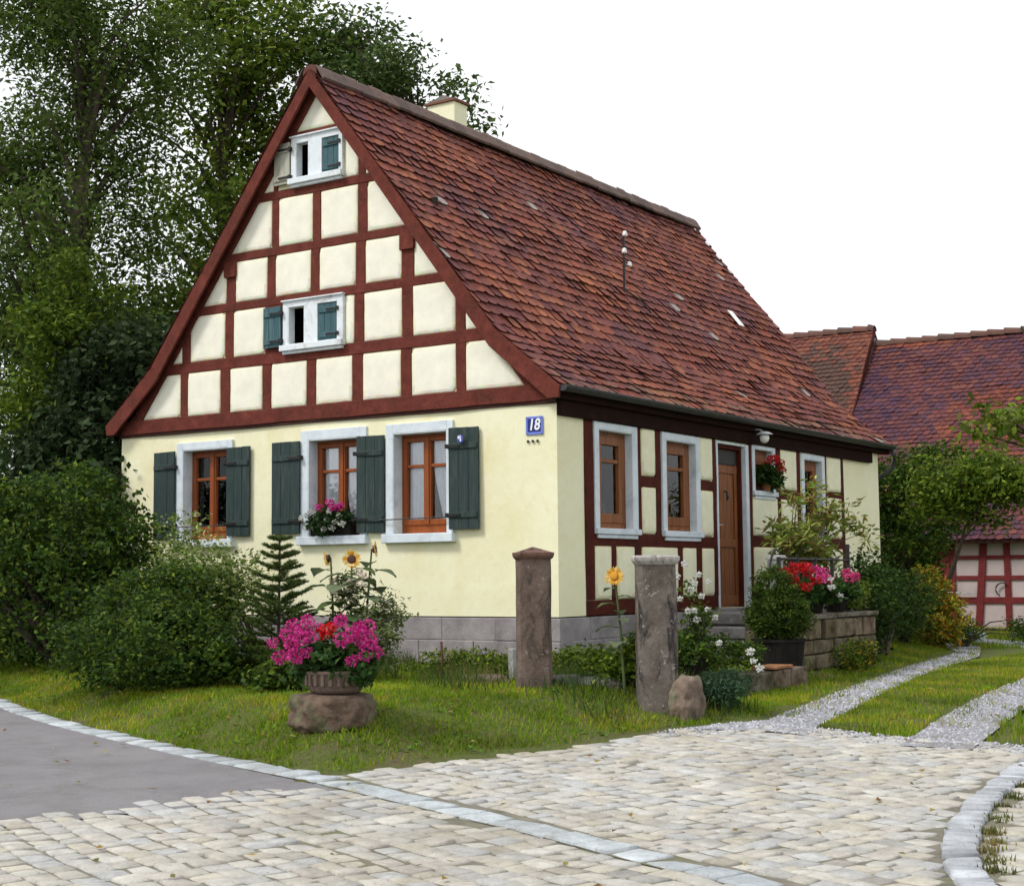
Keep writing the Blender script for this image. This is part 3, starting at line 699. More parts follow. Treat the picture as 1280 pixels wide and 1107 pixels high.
# side wall timbers
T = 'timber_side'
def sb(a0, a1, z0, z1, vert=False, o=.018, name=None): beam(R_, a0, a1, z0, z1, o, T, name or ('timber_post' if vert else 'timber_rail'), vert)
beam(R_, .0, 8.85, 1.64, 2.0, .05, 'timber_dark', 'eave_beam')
sb(.52, 3.55, .31, .45, o=.019); sb(4.64, 7.76, .34, .48, o=.019)
sb(.52, 3.60, -.42, -.26, o=.02); sb(4.52, 7.76, -.42, -.28, o=.02)
for a0, a1, z0, z1 in ((1.70, 2.08, .98, 1.10), (3.15, 3.54, 1.0, 1.12), (5.30, 6.08, .98, 1.10), (7.08, 7.66, 1.06, 1.14)): sb(a0, a1, z0, z1)
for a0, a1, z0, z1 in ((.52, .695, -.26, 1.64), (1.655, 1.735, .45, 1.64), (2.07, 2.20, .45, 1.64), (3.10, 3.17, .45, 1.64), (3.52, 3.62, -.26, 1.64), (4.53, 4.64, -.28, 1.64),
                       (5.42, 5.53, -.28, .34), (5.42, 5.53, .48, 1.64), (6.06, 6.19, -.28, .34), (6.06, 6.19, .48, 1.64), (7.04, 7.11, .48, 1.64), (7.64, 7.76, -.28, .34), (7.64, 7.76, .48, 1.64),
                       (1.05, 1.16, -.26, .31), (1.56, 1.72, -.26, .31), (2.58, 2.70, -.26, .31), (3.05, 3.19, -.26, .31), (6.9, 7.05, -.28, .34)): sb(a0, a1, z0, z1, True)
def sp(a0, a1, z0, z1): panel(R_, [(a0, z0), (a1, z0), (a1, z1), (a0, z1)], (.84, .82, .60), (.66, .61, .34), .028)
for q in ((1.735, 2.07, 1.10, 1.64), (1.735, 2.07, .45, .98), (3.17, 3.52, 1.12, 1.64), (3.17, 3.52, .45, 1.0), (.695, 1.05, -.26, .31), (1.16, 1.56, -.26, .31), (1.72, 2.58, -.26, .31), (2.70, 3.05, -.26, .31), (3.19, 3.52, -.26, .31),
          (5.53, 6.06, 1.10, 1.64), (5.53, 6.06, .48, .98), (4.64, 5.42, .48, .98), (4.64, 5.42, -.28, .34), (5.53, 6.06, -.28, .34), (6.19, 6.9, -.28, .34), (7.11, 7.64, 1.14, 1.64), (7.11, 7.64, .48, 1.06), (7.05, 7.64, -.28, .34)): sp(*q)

# windows -------------------------------------------------------------
def ring_box(fr, mb, a0, a1, z0, z1, w, o0, o1, wb=None, wt=None):
    wb = w if wb is None else wb; wt = w if wt is None else wt
    fr.box(mb, a0, a0 + w, z0 + wb, z1 - wt, o0, o1); fr.box(mb, a1 - w, a1, z0 + wb, z1 - wt, o0, o1)
    fr.box(mb, a0, a1, z1 - wt, z1, o0, o1)
    if wb: fr.box(mb, a0, a1, z0, z0 + wb, o0, o1)
def curtain(fr, win, a0, a1, z0, z1, o, parts, seed):
    """pleated net curtains; parts: list of (a_top0,a_top1,a_bot0,a_bot1)"""
    for (t0, t1, b0, b1) in parts:
        mb = MB(); nx_, nz = 16, 8; vs = []
        for j in range(nz + 1):
            v_ = j / nz; k = v_ ** 1.8
            l = t0 + (b0 - t0) * k; r = t1 + (b1 - t1) * k
            for i in range(nx_ + 1):
                q = i / nx_; vs.append(fr.p(a0 + (a1 - a0) * (l + (r - l) * q), z1 + (z0 - z1) * v_ * (1 - .05 * math.sin(q * 9 + seed)), o + .016 * math.sin(q * 26 + seed + v_) * (.5 + .5 * v_)))
        mb.add(vs, [(j * (nx_ + 1) + i, j * (nx_ + 1) + i + 1, (j + 1) * (nx_ + 1) + i + 1, (j + 1) * (nx_ + 1) + i) for j in range(nz) for i in range(nx_)])
        mb.build('curtain', M['curtain'], win, smooth=True)
def casements(fr, win, a0, a1, z0, z1, o=-.15, zt=None, curt=None, seed=0):
    zt = zt or z0 + (z1 - z0) * .68; m_ = (a0 + a1) / 2; t = .045
    mb = MB(); ring_box(fr, mb, a0, a1, z0, z1, .04, o - .05, o + .02, wb=.10)
    for l, r in ((a0 + .035, m_ - .003), (m_ + .003, a1 - .035)):
        ring_box(fr, mb, l, r, z0 + .095, z1 - .035, t, o - .03, o + .035, wb=.06)
        fr.box(mb, l + t, r - t, zt - .017, zt + .017, o - .015, o + .026)
    fr.box(mb, m_ - .03, m_ + .03, z0 + .10, z1 - .04, o + .034, o + .048)
    mb.build('casement', M['casement'], win, bevel=.004)
    mb = MB(); fr.box(mb, a0 + .06, a1 - .06, z0 + .12, z1 - .06, o - .006, o - .002); mb.build('glass', M['glass'], win)
    curtain(fr, win, a0 + .05, a1 - .05, z0 + .12, z1 - .06, o - .028, curt or [(0, .5, 0, .38), (.5, 1, .66, 1)], seed)
def single_casement(fr, win, a0, a1, z0, z1, o=-.09, seed=0):
    zt = z0 + (z1 - z0) * .70; w_ = a1 - a0
    mb = MB(); ring_box(fr, mb, a0, a1, z0, z1, .055, o - .05, o + .02, wb=.07)
    l, r = a0 + .05, a1 - .05; st = w_ * .17
    ring_box(fr, mb, l, r, z0 + .065, z1 - .05, st, o - .03, o + .034, wb=.10, wt=.09)
    fr.box(mb, l + st, r - st, zt - .02, zt + .02, o - .015, o + .028)
    mb.build('casement', M['door'], win, bevel=.004)
    mb = MB(); fr.box(mb, l + st - .01, r - st + .01, z0 + .14, z1 - .12, o - .006, o - .002); mb.build('glass', M['glass'], win)
    curtain(fr, win, l + st, r - st, z0 + .17, z1 - .13, o - .02, [(.12, .88, .3, .7)], seed)
def shutter(fr, win, a0, a1, z0, z1, o=.035, mat='shutter', tilt=0, hinge='l', name='shutter'):
    mb = MB(); w = a1 - a0; n = 3; th = .026
    for i in range(n):
        fr.box(mb, a0 + w * i / n + .0015, a0 + w * (i + 1) / n - .0015, z0 + random.uniform(-.002, .002), z1 + random.uniform(-.003, .003), o, o + th + random.uniform(-.0015, .0015))
    for zz in (z0 + (z1 - z0) * .14, z0 + (z1 - z0) * .82): fr.box(mb, a0 + .015, a1 - .015, zz - .03, zz + .03, o + th, o + th + .016)
    if tilt:
        h = a0 if hinge == 'l' else a1; P0 = fr.p(h, 0, o)
        R3 = Matrix.Rotation(tilt, 3, 'Z'); mb.v = [tuple(R3 @ (Vector(q) - P0) + P0) for q in mb.v]
    s_ = mb.build(name, M[mat], win, bevel=.003)
    hx = a0 if hinge == 'l' else a1; sgn_ = -1 if hinge == 'l' else 1
    for zz in (z0 + (z1 - z0) * .14, z0 + (z1 - z0) * .82):
        mb = MB(); fr.box(mb, hx - sgn_ * .16, hx + sgn_ * .02, zz - .012, zz + .012, o + th + .017, o + th + .023); fr.box(mb, hx + sgn_ * .005, hx + sgn_ * .03, zz - .022, zz + .022, o - .03, o + th + .026)
        mb.build('hinge', M['iron'], win)
    return s_
def window(fr, hole, sur, sill, name='window', surmat='stone_trim', o=.028, so=.075, label=None):
    a0, a1, z0, z1 = hole; s0, s1, t0, t1 = sur
    mb = MB(); f = fr.box
    f(mb, s0, a0, t0, t1, -.01, o); f(mb, a1, s1, t0, t1, -.01, o); f(mb, a0, a1, z1, t1, -.01, o)
    f(mb, a0 - .002, a0 + .012, z0, z1, -.16, o - .003); f(mb, a1 - .012, a1 + .002, z0, z1, -.16, o - .003); f(mb, a0 + .012, a1 - .012, z1 - .012, z1 + .002, -.16, o - .003)
    win = mb.build(name, M[surmat], H, bevel=.005)
    if label: win['label'] = label
    mb = MB(); q0, q1, y0, y1 = sill
    fr.box(mb, q0, q1, y0, y1, -.16, so)
    mb.build('sill', M[surmat], win, bevel=.008); return win
win1 = window(G, gw[0], (-5.47, -4.54, .47, 1.65), (-5.49, -4.50, .375, .468))
casements(G, win1, -5.358, -4.632, .47, 1.548, curt=[(.0, .5, .0, .38), (.5, 1, .66, 1)], seed=1)
shutter(G, win1, -5.85, -5.475, .50, 1.55, hinge='r', tilt=-.05); shutter(G, win1, -4.60, -4.24, .50, 1.55, hinge='l', tilt=.04)
win2 = window(G, gw[1], (-3.46, -2.49, .47, 1.68), (-3.49, -2.47, .370, .468))
casements(G, win2, -3.338, -2.592, .47, 1.558, seed=2)
shutter(G, win2, -3.89, -3.45, .505, 1.565, hinge='r', tilt=-.04); shutter(G, win2, -2.605, -2.225, .49, 1.565, hinge='l', tilt=.03)
win3 = window(G, gw[2], (-2.215, -1.30, .47, 1.675), (-2.245, -1.285, .370, .468))
casements(G, win3, -2.108, -1.392, .47, 1.558, curt=[(0, .46, 0, .40), (.54, 1, .80, 1)], seed=3)
sh3 = shutter(G, win3, -1.335, -.955, .50, 1.58, hinge='l', tilt=.035)
for w_, x0, x1 in ((win1, -5.4, -4.6), (win2, -3.38, -2.5), (win3, -2.15, -1.33)):
    mb = MB(); mb.tube([G.p(x0 - .12, .625, .07), G.p(x1 + .12, .632, .07)], .007, 6); mb.build('guard_bar', M['iron'], w_)
def attic(hole, sur, mull, leaf, openleaf, omat):
    a0, a1, z0, z1 = hole; s0, s1, t0, t1 = sur; mb = MB(); f = G.box
    f(mb, s0, a0, t0 + .07, t1, -.02, .05); f(mb, a1, leaf[0], t0 + .07, t1, -.02, .05); f(mb, leaf[1], s1, t0 + .07, t1, -.02, .05)
    f(mb, a0, a1, z1, t1, -.02, .05); f(mb, leaf[0], leaf[1], z1, t1, -.02, .05); f(mb, a0, a1, t0 + .07, z0, -.02, .05); f(mb, leaf[0], leaf[1], t0 + .07, z0, -.02, .05)
    f(mb, s0 - .012, s1 + .012, t1, t1 + .018, -.02, .075)
    f(mb, a0 - .001, a0 + .01, z0, z1, -.06, .047); f(mb, a1 - .01, a1 + .001, z0, z1, -.06, .047)
    w_ = mb.build('attic_window', M['white_wood'], H, bevel=.004)
    mb = MB(); f(mb, s0 - .02, s1 + .01, t0, t0 + .068, -.02, .095); f(mb, s0 + .0, s1 - .01, t0 - .035, t0 - .001, -.02, .06); mb.build('sill', M['white_wood'], w_, bevel=.006)
    shutter(G, w_, leaf[0], leaf[1], z0 + .003, z1 - .003, o=.012, mat='shutter_blue', hinge='r')
    shutter(G, w_, openleaf[0], openleaf[1], openleaf[2], openleaf[3], o=.045, mat=omat, hinge='r', tilt=-.05)
    return w_
attic(aw[0], (-3.72, -2.81, 2.62, 3.20), None, (-3.19, -2.90), (-4.02, -3.74, 2.68, 3.16), 'shutter_blue')
attic(aw[1], (-3.60, -2.82, 4.575, 5.13), None, (-3.13, -2.875), (-3.86, -3.61, 4.60, 5.09), 'shutter_bare')
def side_window(hole, sur, sl, curt, seed, box=True):
    w_ = window(R_, hole, sur, sl, so=.06)
    mb = MB(); q0, q1, y0, y1 = sl; R_.box(mb, q0 + .05, q1 - .05, y0 - .045, y0 - .001, -.02, .04); mb.build('sill_moulding', M['stone_trim'], w_, bevel=.01)
    if box: single_casement(R_, w_, hole[0] + .012, hole[1] - .012, hole[2], hole[3] - .012, o=-.09, seed=seed)
    return w_
sw1 = side_window(sw[0], (.71, 1.645, .50, 1.635), (.70, 1.66, .435, .498), [(0, .5, 0, .42), (.5, 1, .6, 1)], 4)
sw2 = side_window(sw[1], (2.225, 3.175, .50, 1.63), (2.21, 3.19, .43, .498), [(0, .5, 0, .42), (.5, 1, .6, 1)], 5)
sw3 = side_window(sw[2], (4.645, 5.36, 1.06, 1.66), (4.64, 5.37, .995, 1.058), [(0, .5, .0, .4), (.5, 1, .7, 1)], 6)
sw4 = side_window(sw[3], (6.215, 7.035, .44, 1.63), (6.20, 7.05, .37, .438), [(0, .5, 0, .42), (.5, 1, .6, 1)], 7)

# door
mb = MB(); a0, a1, z0, z1 = dr
for i in range(6): R_.box(mb, a0 + .005 + (a1 - a0 - .045) * i / 6 + .002, a0 + .005 + (a1 - a0 - .045) * (i + 1) / 6 - .002, z0 + .005, z1 - .05, -.13, -.095 + random.uniform(-.002, .002))
for zz in (-.32, .38, 1.30): R_.box(mb, a0 + .04, a1 - .04, zz - .05, zz + .05, -.095, -.078)
for aa in (a0 + .07, a1 - .09): R_.box(mb, aa - .035, aa + .035, z0 + .02, z1 - .06, -.0955, -.076)
door = mb.build('door', M['door'], H, bevel=.005)
mb = MB(); R_.box(mb, a0 + .04, a1 - .075, 1.36, 1.53, -.075, -.068); mb.build('transom_glass', M['iron'], door)
mb = MB(); R_.box(mb, a0 + .075, a0 + .11, .50, .66, -.076, -.068); mb.tube([R_.p(a0 + .09, .60, -.07), R_.p(a0 + .09, .60, -.02), R_.p(a0 + .19, .60, -.02)], .009, 7); mb.build('handle', M['galv'], door)
mb = MB(); mb.tube([R_.p(a0 + .36, 1.02, -.075), R_.p(a0 + .36, 1.02, -.04), R_.p(a0 + .36, .94, -.03), R_.p(a0 + .36, .90, -.045)], [.012, .012, .02, .008], 8); mb.build('knocker', M['iron'], door)
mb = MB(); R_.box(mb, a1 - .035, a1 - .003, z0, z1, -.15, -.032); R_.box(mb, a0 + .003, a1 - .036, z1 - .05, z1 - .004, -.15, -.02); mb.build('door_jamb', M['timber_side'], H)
mb = MB(); R_.box(mb, 3.622, a0 + .003, z0, 1.625, -.14, .024); R_.box(mb, a0 + .004, a1 - .004, z1 - .003, 1.625, -.14, .024); R_.box(mb, a1 - .003, 4.527, z0, 1.625, -.03, .03); mb.build('door_frame', M['stone_trim'], H, bevel=.004)
mb = MB(); R_.box(mb, 3.55, 4.60, -.50, -.415, -.15, .14, j=.006); mb.build('door_sill', M['plinth'], H, bevel=.01)
# lamp under the eave
mb = MB(); c_ = R_.p(4.60, 1.72, .22); mb.lathe([(.008, .075), (.05, .07), (.10, .045), (.11, .035), (.03, .055)][::-1], c_, 16); mb.tube([c_ + Vector((0, 0, .06)), c_ + Vector((-.06, 0, .10)), R_.p(4.60, 1.83, .045)], .01, 6)
lamp = mb.build('wall_lamp', M['galv'], H)
mb = MB(); mb.lathe([(.004, -.075), (.03, -.068), (.052, -.045), (.062, -.01), (.055, .025), (.035, .045), (.02, .05)], c_, 16); mb.build('lamp_globe', M['lampglass'], lamp, smooth=True)

# roof ---------------------------------------------------------------
def tile_roof(name, prof, y0, y1, tw, ex, cols, parent, seed, thick=.024, arc=.045, axis='y', sag=.012, wave=.01, roundn=4, patch=None):
    """prof: list of (x,z) from ridge to eave; courses of round-ended tiles along the y (or x) axis"""
    r2 = np.random.default_rng(seed); seg = [math.dist(prof[i], prof[i + 1]) for i in range(len(prof) - 1)]; Ltot = sum(seg)
    def at(s):
        i = 0
        while i < len(seg) - 1 and s > seg[i]: s -= seg[i]; i += 1
        t = s / seg[i]; a, b2 = prof[i], prof[i + 1]; dx, dz = (b2[0] - a[0]) / seg[i], (b2[1] - a[1]) / seg[i]
        return a[0] + dx * s, a[1] + dz * s, dx, dz
    V = []; F = []; C = []; nrow = int(Ltot / ex) + 1; ncol = int((y1 - y0) / tw); tw = (y1 - y0) / ncol
    for r in range(nrow):
        s1 = Ltot - r * ex + .02; s0 = s1 - ex * 1.75
        if s1 < .12: break
        s0 = max(s0, 0)
        xb, zb, dx, dz = at(min(s1, Ltot - 1e-6)); ext = s1 - Ltot
        if ext > 0: xb += dx * ext; zb += dz * ext
        xt, zt, _, _ = at(s0); 
        ll = math.hypot(xb - xt, zb - zt); ux_, uz_ = (xb - xt) / ll, (zb - zt) / ll; nx_, nz_ = (-uz_, ux_) if ux_ > 0 else (uz_, -ux_)
        off = tw / 2 if r % 2 else 0
        for c in range(-1 if off else 0, ncol):
            ya = y0 + c * tw + off; yb = ya + tw
            ya = max(ya, y0); yb = min(yb, y1)
            if yb - ya < .03: continue
            ya += .0025 + r2.normal(0, .0012); yb -= .0025; ym = (ya + yb) / 2; hw = (yb - ya) / 2
            lift = .036 + r2.normal(0, .0035) + (.012 if r2.random() < .04 else 0); ds = r2.normal(0, .006); w_ = wave * math.sin(ym * 1.3 + r * .35 + seed) + wave * .6 * math.sin(ym * .55 - r * .16) - sag * math.sin(math.pi * (ym - y0) / (y1 - y0))
            tw_ = r2.normal(0, .004)
            pts = [(-1, 0, 0.004), (1, 0, .004)]
            pts += [(math.cos(math.pi * k / roundn), 1, 0) for k in range(roundn + 1)]
            top = []
            for k, (py, ps, _) in enumerate(pts):
                if ps == 0: s = 0; h = .006
                else:
                    aang = math.acos(max(-1, min(1, py))); s = ll + ds - arc * (1 - math.sin(aang)); h = lift
                x_ = xt + ux_ * s + nx_ * (h + w_ + tw_ * py); z_ = zt + uz_ * s + nz_ * (h + w_ + tw_ * py); top.append((x_, ym + py * hw, z_))
            n0 = len(V); m_ = len(top); V += top; V += [(p[0] - nx_ * thick, p[1], p[2] - nz_ * thick) for p in top[2:]]
            # faces as quads/tri fan
            q = cols[r2.integers(0, len(cols))] * r2.uniform(.88, 1.12)
            if patch is not None: q = patch(ym, r / nrow, q, r2)
            order = [0] + [k for k in range(m_ - 1, 1, -1)] + [1]
            for k in range(1, len(order) - 1): F.append((n0 + order[0], n0 + order[k], n0 + order[k + 1])); C.append(q)
            for k in range(2, m_ - 1):
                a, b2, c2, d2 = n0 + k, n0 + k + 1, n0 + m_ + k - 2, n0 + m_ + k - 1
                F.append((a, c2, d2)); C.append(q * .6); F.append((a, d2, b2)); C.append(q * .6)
    V = np.array(V); 
    if axis == 'x': V = V[:, [1, 0, 2]]
    V[:, 2] += ZO
    # shift to tile plane
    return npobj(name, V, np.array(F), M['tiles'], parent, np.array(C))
TC = np.array([(.175, .044, .028), (.195, .052, .030), (.155, .040, .028), (.125, .034, .030), (.235, .075, .038), (.165, .052, .038), (.125, .036, .032), (.180, .048, .027), (.150, .046, .033)])
def patchA(y, s, q, r2):
    k = math.sin(y * 1.9 + s * 9) + math.sin(y * .9 - s * 14 + 2) + .6 * math.sin(y * 4.3 + s * 23)
    if k > 1.3: q = q * .72 + np.array([.014, .008, .016])
    if k < -1.4: q = q * 1.15 + np.array([.03, .012, 0])
    if r2.random() < .006: q = np.array([.27, .24, .22])
    if s < .06 and r2.random() < .5: q = q * .8 + np.array([.03, .035, .02])
    return q
PR = [(-3.23, 5.86), (-.66, 2.58), (.115, 1.93)]; PL = [(-3.23, 5.86), (-5.80, 2.58), (-6.575, 1.93)]
Y0, Y1 = -.165, L_ + .24
tile_roof('roof_slope', PR, Y0, Y1, .168, .158, TC, H, 3, patch=patchA, arc=.032)
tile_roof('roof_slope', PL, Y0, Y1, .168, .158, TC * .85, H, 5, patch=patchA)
for s in (-1, 1):                              # boards under the tiles
    mb = MB(); f = lambda d, z: (-3.23 + s * d, z)
    P0 = [f(0, 5.845), f(2.57, 2.565), f(3.34, 1.918), f(3.32, 1.885), f(2.56, 2.53), f(0, 5.80)]
    mb.prism([(x, Y0 + .045, z + ZO) for x, z in P0], (0, Y1 - Y0 - .09, 0)); mb.build('roof_boarding', M['soffit'], H)
    for yy, nm in ((Y0 + .005, 0), (Y1 - .045, 1)):
        mb = MB(); P0 = [f(0, 5.868), f(2.575, 2.585), f(3.37, 1.92), f(3.35, 1.80), f(3.22, 1.80), f(2.50, 2.40), f(0, 5.66)]
        if s < 0: P0 = P0[::-1]
        mb.prism([(x, yy, z + ZO) for x, z in P0], (0, .036, 0)); mb.build('bargeboard', M['timber'], H, bevel=.004)
    # boxed eave
    mb = MB(); x0, x1 = (-.02, .10) if s > 0 else (-6.56, -6.44)
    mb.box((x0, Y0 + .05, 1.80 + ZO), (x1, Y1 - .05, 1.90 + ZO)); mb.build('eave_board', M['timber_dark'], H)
# ridge caps
mb = MB(); y = Y0 + .02; Lr = .36; k = 0
while y < Y1 - .05:
    c_ = random.choice([(.12, .05, .038), (.10, .048, .04), (.135, .052, .038), (.075, .052, .042)]); n = 8
    zc = 5.80 + ZO - .012 * math.sin(math.pi * (y - Y0) / (Y1 - Y0)) + random.uniform(-.004, .004); vs = []
    for q, rr, dz in ((0, .108, .012), (1, .098, 0)):
        for t in range(n + 1): a = math.pi * t / n; vs.append((-3.23 + math.cos(a) * rr, y + q * (Lr + .03), zc + math.sin(a) * rr * 1.05 + dz - (.05 if t in (0, n) else 0)))
    fs = [(t, t + 1, n + 2 + t, n + 1 + t) for t in range(n)]; fs.append(tuple(range(n + 1)))
    mb.add(vs, fs, c_); y += Lr
mb.build('ridge_caps', M['tiles'], H)
for s in (-1, 1):
    mb = MB(); P0 = [(-3.23 + s * .09, 5.86 + ZO), (-3.23 + s * .20, 5.665 + ZO), (-3.23 + s * .215, 5.69 + ZO), (-3.23 + s * .13, 5.82 + ZO)]
    k = 40
    for i in range(k):
        ya = Y0 + .01 + (Y1 - Y0 - .02) * i / k; j = random.uniform(-.012, .012)
        mb.prism([(x + s * j * (q in (1, 2)), ya, z + .055 - j) for q, (x, z) in enumerate(P0)], (0, (Y1 - Y0) / k, 0), random.choice([(.15, .10, .085), (.12, .08, .07), (.17, .11, .09)]))
    mb.build('ridge_mortar', M['tiles'], H)
# chimney
cx0, cx1, cy0, cy1, ct = -3.86, -3.40, 2.95, 3.24, 7.63
mb = MB(); mb.box((cx0, cy0, 6.2), (cx1, cy1, ct)); ch = mb.build('chimney', M['plaster'], H, bevel=.01)
mb = MB(); mb.box((cx0 - .03, cy0 - .03, ct), (cx1 + .03, cy1 + .03, ct + .03), (.20, .09, .06))
mb.add([(cx0 - .01, cy0 - .01, ct + .03), (cx1 + .01, cy0 - .01, ct + .03), (cx1 + .01, cy1 + .01, ct + .03), (cx0 - .01, cy1 + .01, ct + .03), ((cx0 + cx1) / 2, cy0 + .05, ct + .13), ((cx0 + cx1) / 2, cy1 - .05, ct + .13)], [(0, 1, 4), (1, 2, 5, 4), (2, 3, 5), (3, 0, 4, 5)], (.14, .12, .11))
mb.build('chimney_cap', M['tiles'], ch)
# gutter
mb = MB(); n = 8; rr = .062; yy = [Y0 + .02 + (Y1 - Y0 - .04) * i / 12 for i in range(13)]; vs = []
for y in yy:
    for k in range(n + 1): a = math.pi + math.pi * k / n; vs.append((.165 + math.cos(a) * rr, y, 1.925 + ZO + math.sin(a) * rr - .004 * (y - Y0) / 9))
m1 = len(vs)
for y in yy:
    for k in range(n + 1): a = math.pi + math.pi * k / n; vs.append((.165 + math.cos(a) * rr * .93, y, 1.928 + ZO + math.sin(a) * rr * .93 - .004 * (y - Y0) / 9))
fs = []
for i in range(12):
    for k in range(n):
        q = i * (n + 1) + k; fs.append((q, q + 1, q + n + 2, q + n + 1)); fs.append((m1 + q, m1 + q + n + 1, m1 + q + n + 2, m1 + q + 1))
    for k in (0, n): q = i * (n + 1) + k; fs.append((q, q + n + 1, m1 + q + n + 1, m1 + q))
for i in (0, 12): fs.append(tuple(i * (n + 1) + k for k in range(n + 1)))
mb.add(vs, fs)
for y in yy[1::2]: mb.tube([(.11, y, 1.94 + ZO), (.165, y, 1.858 + ZO), (.228, y, 1.925 + ZO)], .005, 5)
gt = mb.build('gutter', M['gutter'], H)
ye = Y1 - .06
mb = MB(); mb.tube([(.17, ye, 1.90 + ZO), (.185, ye + .02, 1.80 + ZO), (.185, ye + .03, 1.70 + ZO), (.15, ye + .01, 1.58 + ZO), (.07, ye - .03, 1.50 + ZO), (-.04, ye - .06, 1.44 + ZO), (-.13, ye - .08, 1.36 + ZO), (-.14, ye - .08, 1.2 + ZO), (-.14, ye - .08, -.95 + ZO)], .036, 10)
mb.build('downpipe', M['gutter'], gt, smooth=True)
# glass tile
def on_roof(y, s, lift=.05):                   # s = distance down the right slope
    d = min(s, 4.167) / 4.167; x = -3.23 + 2.57 * d; z = 5.86 - 3.28 * d; return Vector((x + .787 * lift, y, z + .617 * lift + ZO))
ux = Vector((.617, 0, -.787)); un = Vector((.787, 0, .617))
mb = MB(); mb.obox(on_roof(7.62, 2.62, .062), (ux, Vector((0, 1, 0)), un), (.16, .085, .006)); mb.build('skylight', M['lampglass'], H, bevel=.004)
# service mast on the roof slope
bp_ = on_roof(4.17, 2.72, .02)
mb = MB(); mb.tube([bp_ - Vector((0, 0, .1)), bp_ + Vector((0, 0, .76))], .016, 8); mb.tube([bp_ + Vector((0, 0, .02)), on_roof(4.24, 2.95, .10), on_roof(4.34, 3.15, .07)], .012, 6)
for dz, dx in ((.74, 0), (.53, -.01), (.36, .06)): mb.tube([bp_ + Vector((-.03, 0, dz - .03)), bp_ + Vector((dx, .03, dz - .03))], .008, 5)
mast = mb.build('service_mast', M['iron'], H)
for dz, dy, dx in ((.76, 0, 0), (.53, -.01, -.005), (.36, .075, .02)):
    mb = MB(); mb.lathe([(.012, -.035), (.032, -.03), (.036, 0), (.026, .01), (.032, .022), (.018, .038)], bp_ + Vector((dx + .02, dy, dz)), 10); mb.build('insulator', M['lampglass'], mast, smooth=True)
# grey painted studs on the wall below the house number
for i in range(3):
    mb = MB(); c0 = G.p(-.345 + i * .058, 1.385, .008); pts = []
    for k in range(10): r0 = .018 if k % 2 == 0 else .010; a = math.pi / 2 + k * math.pi / 5; pts.append(c0 + Vector((math.cos(a) * r0, 0, math.sin(a) * r0)))
    mb.prism(pts, (0, -.012, 0)); mb.build('wall_star', M['iron'], H)

# house number ---------------------------------------------------------
SG = thing('house_number_sign', 'blue enamel house number plate reading 18 on the cream gable wall by the corner', 'sign', tuple(G.p(-.265, 1.45, .03)))
def plate(fr, a0, a1, z0, z1, o, colr, parent, name, th=.006):
    mb = MB(); fr.box(mb, a0, a1, z0, z1, o, o + th, colr); return mb.build(name, M['paint'], parent, bevel=.003)
plate(G, -.37, -.16, 1.452, 1.642, .012, (.16, .22, .68), SG, 'plate_rim')
plate(G, -.345, -.185, 1.482, 1.620, .0185, (.012, .022, .20), SG, 'plate_field', .003)
def text(parent, s, name, loc, size, mat, rot, ext=.0015, shear=0, off=0, xs=1):
    cu = bpy.data.curves.new(name, 'FONT'); cu.body = s; cu.size = size; cu.extrude = ext; cu.align_x = 'CENTER'; cu.align_y = 'CENTER'; cu.offset = off; cu.shear = shear
    t = bpy.data.objects.new(name, cu); COL.objects.link(t); dg = bpy.context.evaluated_depsgraph_get(); me = bpy.data.meshes.new_from_object(t.evaluated_get(dg)); bpy.data.objects.remove(t)
    R3 = Matrix.Rotation(rot, 4, 'Z') @ Matrix.Rotation(math.pi / 2, 4, 'X') @ Matrix.Diagonal((xs, 1, 1, 1)); me.transform(R3); me.materials.clear(); me.materials.append(mat)
    o = bpy.data.objects.new(name, me); link(o, parent, loc); return o
mw, nt_, bb_ = nodes('white_enamel'); bb_.inputs['Base Color'].default_value = (.85, .87, .9, 1); bb_.inputs['Roughness'].default_value = .3; M['enamel'] = mw
text(SG, '18', 'digits', G.p(-.265, 1.551, .0235), .165, M['enamel'], 0, shear=.18, off=.0035, xs=.86)
mb = MB()
for a in (-.358, -.172):
    for z in (1.464, 1.630): G.box(mb, a - .006, a + .006, z - .006, z + .006, .018, .023, (.2, .2, .22))
mb.build('screws', M['paint'], SG)
mb = MB(); c0 = G.p(-1.145, 1.455, .098)
mb.tube([c0, c0 + Vector((0, -.008, 0))], .045, 16, (.05, .06, .30))
sb_ = mb.build('small_plaque', M['paint']); tag(sb_, 'small round blue and white plaque on the dark green shutter right of the third window', 'plaque')
mb = MB(); mb.tube([c0 + Vector((-.012, -.0085, .014)), c0 + Vector((-.012, -.0125, .014))], .019, 10, (.8, .82, .9)); mb.box(tuple(c0 + Vector((-.002, -.0125, -.03))), tuple(c0 + Vector((.014, -.0085, .03))), (.8, .82, .9)); mb.build('emblem', M['paint'], sb_)

